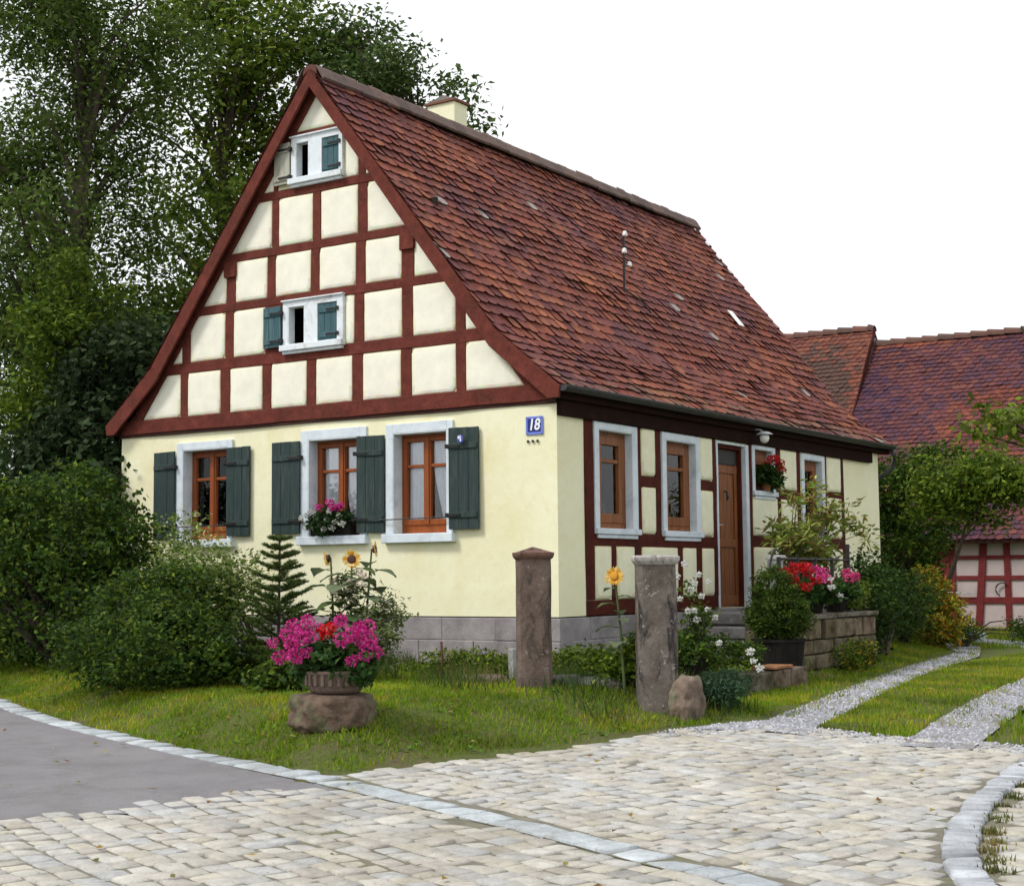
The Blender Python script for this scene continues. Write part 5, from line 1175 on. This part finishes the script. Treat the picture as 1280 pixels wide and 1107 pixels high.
# sunflowers
def sunflower(label, w, hgt, face, lean=(0, 0), open_=1, leaves=7, hr=.085, ls=.2, group='sunflowers by the gable', parent=None, disc=(.075, .022, .010)):
    t = thing('sunflower', label, 'sunflower', w, group)
    B = Vector(w); top = B + Vector((lean[0], lean[1], hgt)); mb = MB(); m_ = B.lerp(top, .55) + Vector((lean[0] * -.1, 0, 0)); hd = Vector(face).normalized()
    mb.tube([B - Vector((0, 0, .05)), B.lerp(m_, .5), m_, m_.lerp(top, .7), top, top + hd * .03 + Vector((0, 0, .0))], [.014, .013, .011, .009, .008, .012], 7); mb.build('stem', M['stem'], t)
    up = Vector((0, 0, 1)); X_ = hd.cross(up).normalized(); Y_ = X_.cross(hd); c0 = top + hd * .03
    mb = MB(); n = 14; vs = [c0 + hd * .018]
    for q, rr, dd in ((0, hr * .35, .016), (1, hr * .52, .002), (2, hr * .45, -.02)):
        vs += [c0 + (X_ * math.cos(k * 2 * math.pi / n) + Y_ * math.sin(k * 2 * math.pi / n)) * rr + hd * dd for k in range(n)]
    fs = [(0, 1 + k, 1 + (k + 1) % n) for k in range(n)] + [(1 + q * n + k, 1 + (q + 1) * n + k, 1 + (q + 1) * n + (k + 1) % n, 1 + q * n + (k + 1) % n) for q in range(2) for k in range(n)]
    mb.add(vs, fs, disc); hd_o = mb.build('flower_head', M['paint'], t)
    mb = MB()
    for ring_, (nn, Lp, el) in enumerate(((18, hr * .75, .10), (15, hr * .62, .30))):
        for k in range(nn):
            a = 2 * math.pi * k / nn + ring_ * .2 + random.uniform(-.08, .08); d = (X_ * math.cos(a) + Y_ * math.sin(a)); s_ = (-X_ * math.sin(a) + Y_ * math.cos(a)); Lq = Lp * random.uniform(.8, 1.15) * open_; e_ = el + random.uniform(-.15, .25) + (1 - open_) * 1.2
            o0 = c0 + d * hr * .46; dv = d * math.cos(e_) + hd * math.sin(e_)
            mb.add([o0 - s_ * .006, o0 + dv * Lq * .5 - s_ * .013, o0 + dv * Lq, o0 + dv * Lq * .5 + s_ * .013, o0 + s_ * .006], [(0, 1, 2, 3, 4)], random.choice([(.80, .45, .05), (.85, .56, .12), (.75, .40, .04), (.88, .68, .30)]))
    mb.build('petals', M['petal'], hd_o if False else t)
    for i in range(leaves):
        f = .30 + .66 * i / leaves; p0 = B.lerp(top, f); a = i * 2.4 + random.uniform(-.3, .3); L = ls * random.uniform(.75, 1.1) * (1.1 - .4 * abs(f - .5)); d = Vector((math.cos(a), math.sin(a), .15)).normalized(); s_ = Vector((-d.y, d.x, 0)).normalized()
        e0 = p0 + d * L * .35; mb = MB(); mb.tube([p0, e0], .004, 5, (.06, .10, .03)); gsz = []; vs = []
        for u_ in range(7):
            v_ = u_ / 6; wd = L * .50 * math.sin(math.pi * min(1, (v_ * .86 + .14)) ** .75) * (1 if v_ < 1 else 0)
            for q in (-1, -.5, 0, .5, 1): vs.append(e0 + d * L * v_ * .95 + s_ * wd * q + Vector((0, 0, -L * .45 * v_ ** 2 + abs(q) * L * .07 + random.uniform(-.004, .004))))
        mb.add(vs, [(u_ * 5 + q, u_ * 5 + q + 1, (u_ + 1) * 5 + q + 1, (u_ + 1) * 5 + q) for u_ in range(6) for q in range(4)], random.choice([(.13, .17, .09), (.10, .15, .055), (.17, .21, .12)])); mb.build('leaf', M['leaf'], t, smooth=True)
    return t
vw = Vector((.52, -.83, .05))
b1 = (-.62, -2.55, h1(-.62, -2.55))
sunflower('sunflower with dark brown centre facing the road, middle of three by the gable', b1, 1.10, (.55, -.8, .12), (-.0, .03), leaves=14, ls=.27, hr=.078)
sunflower('tallest sunflower by the gable, its head seen from the side against the wall', (b1[0] + .1, b1[1] + .06, b1[2]), 1.19, (.9, .55, .1), (.08, .03), leaves=10, ls=.23, hr=.075)
sunflower('drooping half closed sunflower nearest the little spruce', (b1[0] - .14, b1[1] - .04, b1[2]), 1.12, (-.8, -.3, -.2), (-.05, 0), open_=.8, leaves=10, ls=.23, hr=.075)
w = (2.01, -2.20); sunflower('single golden sunflower on a thin stem between the two gate posts', (w[0], w[1], h1(*w)), .96, (.35, -.9, .1), (-.10, .03), leaves=10, hr=.072, ls=.15, disc=(.62, .28, .02), group=None)
t = slender('white_daisy_bush', 'bush with small pinkish white blooms and grassy stalks around the sunflowers', (-.60, -2.5, h1(-.6, -2.5)), [(-.72, -2.45, b1[2] + .80, .28, .2, .22), (-.5, -2.5, b1[2] + .45, .42, .26, .32), (-.3, -2.4, b1[2] + .6, .2, .18, .25)], 110, 24, .06, .022, [(.12, .17, .045), (.16, .21, .06), (.08, .12, .03), (.36, .36, .28), (.26, .28, .13)], sig=.055)
f1 = ballflower('blossom', t, (-.55, -2.62, b1[2] + .90), .035, [(.70, .55, .48), (.75, .68, .58)], 34, .022); blooms(t, f1, [(-.45 + x, -2.62, b1[2] + q) for x, q in ((.02, .85), (-.14, .80), (-.3, .88), (-.34, .82), (-.26, .78), (.0, .95), (.05, .92))])
# white roses by the steps
w = (1.67, -0.28); z = h1(*w)
t = slender('rose_bush', 'white rose bush between the tall gate post and the steps', (w[0], w[1], z), [(w[0] + .02, w[1], z + .55, .15, .14, .16), (w[0] - .02, w[1], z + .78, .10, .10, .12), (w[0] + .0, w[1], z + .32, .08, .08, .2)], 36, 18, .045, .028, MDG + [(.08, .12, .04)], sig=.04)
f1 = ballflower('blossom', t, (w[0] + .05, w[1] - .1, z + .62), .030, WHT, 44, .020); blooms(t, f1, [(w[0] + x * .83, w[1] + x * .55 - .12, z + q) for x, q in ((-.02, 1.02), (.10, .92), (.06, .84), (.20, .86), (-.16, .72), (-.08, .70), (.0, .58), (.12, .72), (-.2, .62), (.18, .60), (.02, .78), (.24, .52), (-.1, .90), (.08, .50))])
f3 = (2.45, -.75); z3 = h1(*f3); blooms(t, f1, [(f3[0] + x, f3[1], z3 + q) for x, q in ((.0, .42), (.04, .35), (.1, .28), (-.3, .5))])
# bed plants around the steps
sl = [('bed_plant', 'blue green leafy plant at the end of the stone edging beside the tilted stone', (2.61, -1.74), [(0, 0, .15, .20, .22, .15), (.0, .25, .18, .15, .2, .13)], 110, 26, .05, .018, [(.06, .12, .06), (.08, .14, .08), (.05, .10, .04)]),
      ('bed_plant', 'low green plants in the bed in front of the stone steps', (1.55, -.35), [(0, 0, .22, .5, .6, .20), (.3, .7, .2, .2, .3, .15)], 130, 24, .06, .03, DKG + MDG),
      ('bed_plant', 'green weeds growing against the plinth by the house corner', (.55, -.55), [(0, 0, .14, .55, .3, .15), (.8, .2, .2, .4, .4, .2)], 130, 24, .06, .03, MDG + [(.10, .12, .03)]),
      ('bed_plant', 'weedy green clump at the foot of the lone sunflower between the gate posts', (1.85, -1.95), [(0, 0, .14, .45, .25, .14), (.15, -.1, .3, .15, .15, .15)], 90, 24, .055, .03, MDG + YLG),
      ('bed_plant', 'dark green leafy plant growing beside the boulder with the bowl', (-.25, -3.75), [(0, 0, .14, .35, .3, .15), (.2, -.1, .1, .2, .2, .1)], 80, 26, .06, .04, DKG + MDG),
      ('bed_plant', 'flowering weeds along the grey plinth right of the sunflowers', (-.1, -1.2), [(0, 0, .12, .9, .35, .13)], 110, 24, .05, .024, MDG + YLG + [(.2, .18, .08)])]
for nm, lb, (x, y), bb, n, per, L, W2, pl_ in sl:
    z = h1(x, y); slender(nm, lb, (x, y, z), [(x + a[0], y + a[1], z + a[2], a[3], a[4], a[5]) for a in bb], n, per, L, W2, pl_, r=.006, limbs=14, cat='plant', sig=.045)
x, y = .95, 1.95; 
slender('wall_plant', 'yellow flowering trailing plant on the face of the terrace wall', (1.86, 3.3, h1(1.86, 3.3)), [(1.84, 3.3, .38, .10, .55, .20), (1.85, 3.8, .30, .1, .25, .25)], 70, 22, .045, .025, MDG + YLG + [(.5, .36, .03)], r=.004, limbs=8, cat='plant', sig=.045)
slender('terrace_bush', 'bushy green plant at the far end of the terrace wall', (1.45, 3.95, zc), [(1.5, 3.95, zc + .16, .25, .35, .20), (1.45, 4.3, zc + .2, .2, .3, .25)], 90, 26, .05, .022, MDG + YLG + [(.10, .10, .03)], cat='plant', sig=.05)

# fallen leaves and petals on the grass and the setts
fp = np.vstack([scatter(260, -5, 2.6, -5.2, -1.6, GARD), scatter(110, 1.5, 7, -8.5, -2.3, COBB), scatter(60, -3, 2, -9, -5, ASPH), scatter(60, 2.2, 5, -2, 6)])
n_ = len(fp); V, F, C = leaf_cards(np.column_stack([fp, hz(fp[:, 0], fp[:, 1]) + .018]), .05, .03, [(.30, .20, .05), (.22, .12, .04), (.16, .17, .05), (.36, .30, .10)], 2.5)
V[:, 2] = np.repeat(hz(fp[:, 0], fp[:, 1]), 4) + .012 + rng.uniform(0, .018, len(V)); tag(npobj('fallen_leaves', V, F, M['leaf'], None, C, False, (0, 0, 0)), 'scattered small dry yellow and brown leaves lying on grass and paving', 'leaves', kind='stuff')
# ------------------------------------------------------------------ far right: hedge plants, trees
x, y = 1.25, 5.6; z = h1(x, y)
tree('dark_shrub', 'dark green upright shrub between the terrace and the far house corner', (x, y, z), 1.2, [(1.35, 5.0, z + .65, .4, .4, .55), (1.0, 6.2, z + .6, .5, .6, .55), (.9, 7.4, z + .6, .5, .6, .5), (1.25, 5.3, z + 1.05, .3, .3, .25)], 220, 40, .09, .07, .035, DKG, .03, 'shrub', None, 24, .35, 0, trunk=False, partname='foliage')
c1 = (0.86, 9.09, 0.59); z = h1(c1[0], c1[1])
tree('autumn_shrub', 'shrub turning yellow and orange beside the gravel track', (c1[0], c1[1], z), .9, [(c1[0], c1[1], z + .45, .45, .42, .42), (c1[0] - .1, c1[1], z + .88, .36, .3, .30)], 150, 34, .06, .09, .035, [(.20, .24, .02), (.48, .42, .04), (.52, .28, .03), (.12, .18, .02), (.34, .14, .02), (.30, .32, .03)], .02, 'shrub', None, 20, .5, .2, trunk=False, partname='foliage')
c1 = (0.80, 7.86, 0.46); z = h1(c1[0], c1[1])
tree('rusty_shrub', 'reddish green shrub between the dark shrub and the yellow one', (c1[0], c1[1], z), .7, [(c1[0], c1[1], z + .4, .35, .35, .4)], 90, 34, .06, .06, .025, MDG + [(.16, .07, .02)], .02, 'shrub', None, 12, .5, .2, trunk=False, partname='foliage')
c1 = (0.98, 9.80, 0.39); z = h1(c1[0], c1[1])
tree('low_shrub', 'small dark round shrub at the foot of the pinkish half-timbered barn wall', (c1[0], c1[1], z), .5, [(c1[0] - .1, c1[1], z + .22, .4, .3, .24), (c1[0] + .7, c1[1] + 1, z + .22, .3, .3, .22)], 90, 30, .06, .05, .025, DKG + MDG, .02, 'shrub', None, 10, .5, 0, trunk=False, partname='foliage')
c1 = (-0.94, 13.15, 2.22); z = h1(c1[0], c1[1])
tree('dark_tree', 'dark green bushy tree between the farmhouse corner and the red barn gate', (c1[0], c1[1], z), 2.8, [(c1[0], c1[1], 1.9, .95, .9, .9), (c1[0] - .3, c1[1], 2.9, .8, .8, .6), (c1[0] + .5, c1[1] + .3, 3.1, .8, .7, .45), (c1[0] - .5, c1[1], 1.0, .8, .8, .8)], 300, 46, .12, .10, .055, DKG + MDG, .07, 'tree', 'trees before the barns', 30, .4, .2)
c1 = (0.99, 11.42, 2.25); z = h1(c1[0] , c1[1])
tree('apple_tree', 'leaning leafy fruit tree before the pinkish barn wall', (c1[0] - 1.25, c1[1] + .5, z), 2.3, [(c1[0] - .1, c1[1], 2.75, .85, .6, .30), (c1[0] - .6, c1[1], 2.55, .5, .5, .32), (c1[0] + .6, c1[1], 2.75, .7, .6, .35), (c1[0] + .1, c1[1], 2.95, .7, .6, .28), (c1[0] - .3, c1[1] + .3, 2.35, .7, .5, .32), (c1[0] - .9, c1[1] + .4, 2.7, .6, .5, .5)], 270, 38, .12, .10, .05, MDG + YLG, .06, 'tree', 'trees before the barns', 24, .5, .3)
c1 = (3.79, 2.35, 2.91); tb = (4.87, 3.26, 1.08)
tree('walnut_tree', 'light green tree at the right edge, its branches reaching over the barn roof', (tb[0], tb[1], h1(tb[0], tb[1])), 3.6, [(c1[0] - .05, c1[1], c1[2] - .10, .42, .4, .28), (c1[0] + .25, c1[1], c1[2] + .0, .45, .5, .5), (c1[0] - .36, c1[1] - .1, c1[2] + .28, .18, .2, .10), (c1[0] - .05, c1[1], c1[2] - .45, .35, .4, .18), (c1[0] + 1.1, c1[1] + .5, c1[2] + .6, .8, .8, .8), (c1[0] + 1.6, c1[1], c1[2] + .2, .7, .8, .7), (c1[0] - .5, c1[1] - .05, c1[2] - .02, .14, .2, .06)], 130, 17, .085, .12, .06, YLG + [(.14, .17, .04)], .09, 'tree', None, 40, .5, .3)

# ------------------------------------------------------------------ trees behind on the left
A1 = (-10.24, 2.58, 9.13); A2 = (-9.72, 1.45, 5.94); A3 = (-8.56, 1.82, 4.10); A4 = (-9.64, 3.52, 9.79)
BT = 'tall trees behind the farmhouse'
tree('tall_tree', 'tall dense tree at the left edge of the view with dull green hanging foliage', (-9.8, 2.0, .36), 9.5, [(A1[0], A1[1], A1[2], 1.5, 1.5, 1.5), (A1[0] - .5, A1[1] - .5, A1[2] + 1.5, 1.7, 1.4, 1.1), (A2[0], A2[1], A2[2], 1.2, 1.2, 1.4), (A3[0], A3[1], A3[2], .9, .9, 1.2), (A2[0] - 1.2, A2[1], A2[2] - 1, 1.5, 1.2, 1.6), (A2[0] + .2, A2[1] + .3, A2[2] - 2.0, 1.2, 1.0, 1.2), (A4[0], A4[1], A4[2], .8, .9, 1.2), (*(-10.54, 2.55, 7.56), 1.4, 1.1, .9), (*(-11.36, 1.98, 7.76), 1.2, 1.1, 1.2), (*(-10.20, 3.90, 8.27), .8, .8, .8, .6), (*(-9.77, 3.20, 6.24), .8, .8, .9), (*(-9.77, 2.10, 5.20), 1.1, .9, 1.0)],
     940, 56, .20, .115, .046, [(.080, .128, .026), (.11, .155, .032), (.062, .102, .024), (.090, .150, .022)], .24, 'tree', BT, 50, .45, .35)
A1 = (-10.44, 5.98, 9.94); A2 = (-9.77, 5.51, 7.18); A3 = (-9.46, 6.56, 10.71); A4 = (-10.18, 4.80, 5.61); A5 = (-12.19, 6.25, 7.79)
tree('tall_tree', 'broad leafed tree with sky showing through, rising just left of the gable', (-10.2, 6.6, .36), 10, [(A1[0], A1[1], A1[2], 1.5, 1.3, 1.1), (A3[0], A3[1], A3[2], 1.2, 1.2, .9), (A2[0], A2[1], A2[2], .9, 1.0, 1.1), (A4[0], A4[1], A4[2], 1.0, .9, 1.1), (A5[0], A5[1], A5[2], .9, .9, 1.3, .35), (A4[0] + .2, A4[1], A4[2] - 1.7, 1.1, 1.0, 1.2), (A1[0] - .2, A1[1], A1[2] + 1.5, 1.6, 1.2, .8), (*(-10.16, 6.30, 8.74), .8, .9, .9), (*(-11.01, 5.78, 8.25), .7, .8, .8, .7), (*(-10.18, 5.36, 6.09), .7, .8, .9), (*(-11.75, 5.13, 9.81), 1.0, .8, 1.0, .6)],
     410, 56, .22, .135, .068, [(.078, .142, .016), (.11, .175, .020), (.16, .22, .026), (.056, .10, .016), (.19, .24, .03)], .22, 'tree', BT, 50, .55, .3)
A1 = (-7.47, 6.78, 9.80); A2 = (-6.70, 7.33, 9.45); A3 = (-6.29, 7.65, 9.04); A4 = (-8.64, 7.11, 10.70)
tree('tall_tree', 'tree whose thin leafy branches stick out behind the ridge and chimney', (-8.0, 8.6, .36), 9.2, [(A1[0], A1[1], A1[2], .9, .8, .75), (A2[0], A2[1], A2[2], .60, .6, .45), (A3[0], A3[1], A3[2], .33, .4, .35), (A4[0], A4[1], A4[2], 1.0, .9, .7), (A2[0] + .0, A2[1], A2[2] - 1.6, .5, .6, .9), (*(-8.27, 6.25, 9.74), .7, .7, .6)],
     150, 34, .17, .13, .06, [(.055, .10, .025), (.075, .125, .03), (.10, .15, .04)], .18, 'tree', BT, 60, .6, .3)
A1 = (-11.94, 3.33, 2.67); A2 = (-11.68, 4.62, 3.53)
tree('hedge_tree', 'dark thicket tree filling the gap behind the left shrubs', (A1[0], A1[1], .36), 3.5, [(A1[0], A1[1], 2.2, 2.0, 1.2, 1.8), (A2[0], A2[1] + .6, 2.4, 1.2, 1.2, 2.0), (A1[0] - 2, A1[1], 2.6, 1.6, 1.2, 2.0), (A2[0] - .4, A2[1] + 1, 5.2, 1.6, 1.2, 1.5)], 420, 56, .17, .15, .07, DKG, .12, 'tree', BT, 30, .4, .2)
tree('leafy_tree', 'yellow green leafed bush low at the left, in front of the tall dull green tree', (-8.6, .9, .36), 4.2, [(*(-8.22, 0.70, 5.41), .7, .6, .55), (*(-8.44, 0.63, 4.64), .8, .7, .5), (*(-7.77, 1.11, 4.42), .5, .5, .6), (*(-8.63, 0.60, 3.77), .8, .7, .7)], 150, 46, .13, .10, .05, MDG + MDG + YLG[:1], .08, 'tree', BT, 24, .45, .3)

# far-off wood closing the horizon
bl_ = [(-95 + i * 6.5, 8 + i * 4.6, 2.6 + 1.2 * math.sin(i * 2.3), 4.6, 3.2, 2.8 + .8 * math.sin(i * 1.7)) for i in range(17)]
c, P, ci = clump_points(bl_, 900, 34, .8, .4); V, F, C = leaf_cards(P, .75, .5, DKG + MDG[:2], .3, 0, rng.uniform(.75, 1.25, 900)[ci])
tag(npobj('distant_wood', V, F, M['leaf'], None, C), 'far-off dark green line of woodland on the horizon behind the house', 'wood', kind='stuff')
# ------------------------------------------------------------------ barns
RB = 20.7; PB = [(RB, 5.31), (16.72, .62)]
BC = np.array([(.19, .062, .070), (.22, .068, .066), (.15, .055, .075), (.25, .085, .070), (.17, .065, .090), (.13, .058, .085), (.20, .064, .064)])
def patchB(y, s, q, r2):
    k = math.sin(y * 1.1 + s * 5) + math.sin(y * .6 - s * 8); 
    if k > .9: q = q * np.array([1.25, 1.1, .8])
    if k < -.9: q = q * np.array([.75, .8, 1.05])
    if s > .93: q = q * np.array([1.3, 1.2, .9])
    return q
def tag_roofs(x0, x1, prof, prof2, parent, cols, seed, patch):
    tile_roof('roof_slope', prof, x0, x1, .155, .125, cols * .62, parent, seed, axis='x', patch=patch, roundn=2, arc=.022, thick=.018); 
    mb = MB(); (ya, za), (yb, zb) = prof; (yc, zd) = prof2
    mb.prism([(x0 + .02, ya, za + ZO - .01), (x0 + .02, yb, zb + ZO - .01), (x0 + .02, yb + .02, zb + ZO - .07), (x0 + .02, ya, za + ZO - .09), (x0 + .02, yc, zd + ZO - .06), (x0 + .02, yc, zd + ZO)], (x1 - x0 - .04, 0, 0)); mb.build('roof_boarding', M['soffit'], parent)
    mb = MB(); x = x0
    while x < x1 - .1:
        z = za + ZO - .10 + random.uniform(-.005, .005); vs = []; n = 6
        for q, rr in ((0, .15), (1, .125)):
            for t in range(n + 1): a = math.pi * t / n; vs.append((min(x1, x + q * .40), ya + math.cos(a) * rr, z + math.sin(a) * rr + (.02 if q == 0 else 0)))
        mb.add(vs, [(t, t + 1, n + 2 + t, n + 1 + t) for t in range(n)], random.choice([(.13, .065, .05), (.10, .06, .05), (.16, .07, .05)])); x += .37
    mb.build('ridge_caps', M['tiles'], parent)
BB = thing('barn', 'long barn with purplish tiled roof and pinkish half-timbered wall at the right edge', 'barn', (2.0, 19, .2))
tag_roofs(-4.2, 7.5, PB, (24.7, .62), BB, BC, 21, patchB)
PKW = mat_noisy('pinkish_plaster', (.42, .34, .34), (.54, .45, .44), 2, .9, .3, .006, 50, c3=(.42, .36, .34), s3=1.5)
RDT = mat_noisy('red_barn_timber', (.12, .013, .014), (.18, .022, .022), 6, .7, .4, .005, 50)
fB = Fr((0, 17.0, 0), (1, 0, 0), (0, -1, 0))
mb = MB(); mb.box((-4.0, 17.0, -1.3 + ZO), (7.3, 24.4, .93 + ZO)); 
for x in (-4.0, 7.25): mb.prism([(x, 17.0, .9 + ZO), (x, 24.4, .9 + ZO), (x, RB, 5.2 + ZO)], (.05, 0, 0))
mb.build('wall', PKW, BB)
def bt(a0, a1, z0, z1, nm='timber_rail'): mb = MB(); fB.box(mb, a0, a1, z0, z1, -.02, .03, None, .006); mb.build(nm, RDT, BB, bevel=.006)
bt(-4.0, 7.3, .80, .93)
for z in (-.12, .28): bt(-1.33, 7.3, z - .04, z + .04)
bt(-1.33, 7.3, -.62, -.50)
for a in (-1.40, -.32, .55, 1.5, 2.4, 3.4, 4.4, 5.5, 6.6): mb = MB(); fB.box(mb, a - .06, a + .06, -1.25, .80, -.02, .033, None, .006); mb.build('timber_post', RDT, BB, bevel=.006)
mb = MB(); fB.prism(mb, [(-.98, -1.1), (-.84, -1.1), (-.68, .8), (-.82, .8)], -.02, .040); mb.build('timber_brace', RDT, BB, bevel=.006)
mb = MB()
for i in range(10): fB.box(mb, -2.55 + i * .11, -2.55 + i * .11 + .107, -1.15, .72, .0, .05, None, .002)
for z in (-.8, .4): fB.box(mb, -2.55, -1.46, z - .05, z + .05, .05, .075)
gd = mb.build('gate', RDT, BB, bevel=.004); gd['label'] = 'dark red plank gate'
mb = MB(); fB.box(mb, -1.60, -1.45, -.42, -.39, .08, .095); mb.tube([fB.p(-1.5, -.40, .09), fB.p(-1.2, -.42, .12), fB.p(-.95, -.42, .08)], .012, 6); mb.build('latch_bar', M['galv'], gd)
mb = MB(); mb.tube([fB.p(-.42 + .13 * math.cos(t * .5 + .8), -.35 + .13 * math.sin(t * .5 + .8), .06) for t in range(8)], .014, 6); tag(mb.build('garden_hose', M['iron']), 'curved black hose hook hanging on the pinkish barn wall', 'hose')
BA = thing('barn', 'neighbouring barn whose orange brown tiled roof ends just above the lower purplish roof', 'barn', (-8, 19, .2))
PA = [(RB, 5.69), (17.1, .62)]
AC = np.array([(.27, .085, .055), (.30, .10, .065), (.22, .075, .055), (.26, .10, .075), (.33, .115, .07)])
def patchC(y, s, q, r2):
    d = math.hypot((y + 5.2) / 1.0, (s - .70) / .24); k = max(0, 1 - d)
    if r2.random() < k * 2.0: q = q * .35 + np.array([.035, .03, .025])
    return q
tag_roofs(-12.5, -4.22, PA, (24.6, .9), BA, AC, 31, patchC)
mb = MB(); mb.box((-12.3, 17.25, -1.3 + ZO), (-4.25, 24.3, .8 + ZO)); mb.prism([(-4.30, 17.25, .8 + ZO), (-4.30, 24.3, .8 + ZO), (-4.30, RB, 5.55 + ZO)], (.05, 0, 0)); mb.build('wall', PKW, BA)
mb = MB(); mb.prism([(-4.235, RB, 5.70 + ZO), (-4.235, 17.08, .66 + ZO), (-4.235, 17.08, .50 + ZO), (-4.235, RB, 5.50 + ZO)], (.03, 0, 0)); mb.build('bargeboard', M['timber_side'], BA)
for i, (x, y, r) in enumerate([(.25, 12.9, .2), (1.0, 13.2, .22)]): rock('pale_rock', ['pale flat rock at the far bend of the track', 'larger white rock beside the track before the barn'][i], 'stone', (x, y, h1(x, y) + .03), (r, r * .7, .09), 40 + i, (.55, .55, .55))

# ------------------------------------------------------------------ light, sky, camera
el, az = math.radians(50), None
sd = Vector((-.46, -.62, 0)).normalized() * math.cos(el) + Vector((0, 0, math.sin(el)))   # towards the sun
li = bpy.data.lights.new('sun', 'SUN'); li.energy = 1.5; li.angle = math.radians(13); li.color = (1, .96, .90)
lo = bpy.data.objects.new('sun', li); COL.objects.link(lo); lo.rotation_euler = sd.to_track_quat('Z', 'Y').to_euler()
w = bpy.data.worlds.new('World'); S.world = w; w.use_nodes = True; nt = w.node_tree
bg = nt.nodes['Background']; sky = nt.nodes.new('ShaderNodeTexSky'); sky.sky_type = 'NISHITA'; sky.sun_disc = False
sky.sun_elevation = el; sky.sun_rotation = math.atan2(sd.x, sd.y); sky.dust_density = 3
tc = nt.nodes.new('ShaderNodeTexCoord'); mp = nt.nodes.new('ShaderNodeMapping'); mp.inputs['Scale'].default_value = (1, 1, 2.5); nt.links.new(tc.outputs['Generated'], mp.inputs[0])
no = nt.nodes.new('ShaderNodeTexNoise'); no.inputs['Scale'].default_value = 1.6; no.inputs['Detail'].default_value = 7; nt.links.new(mp.outputs[0], no.inputs['Vector'])
cl = ramp(nt, no.outputs[0], [(.36, (5.9, 6.2, 6.6)), (.7, (8.2, 8.2, 8.2))])
cov = ramp(nt, no.outputs[0], [(.25, (.80,) * 3), (.6, (1,) * 3)])
bg.inputs['Strength'].default_value = .1
nt.links.new(mixc(nt, cov, sky.outputs[0], cl), bg.inputs['Color'])
cam = bpy.data.cameras.new('camera'); co = bpy.data.objects.new('camera', cam); COL.objects.link(co); S.camera = co
cam.sensor_width = 36; cam.lens = 36 * 1907.83 / 1280; cam.clip_end = 2000; cam.clip_start = .1
co.matrix_world = Matrix([[0.830764, 0.055946, 0.553807, 8.27277], [0.556548, -0.066927, -0.828115, -13.1994], [-0.009265, 0.996188, -0.086737, 1.3], [0.0, 0.0, 0.0, 1.0]])
S.view_settings.view_transform = 'Standard'; S.view_settings.look = 'None'; S.view_settings.exposure = .72; S.view_settings.gamma = 1; S.view_settings.use_curve_mapping = False
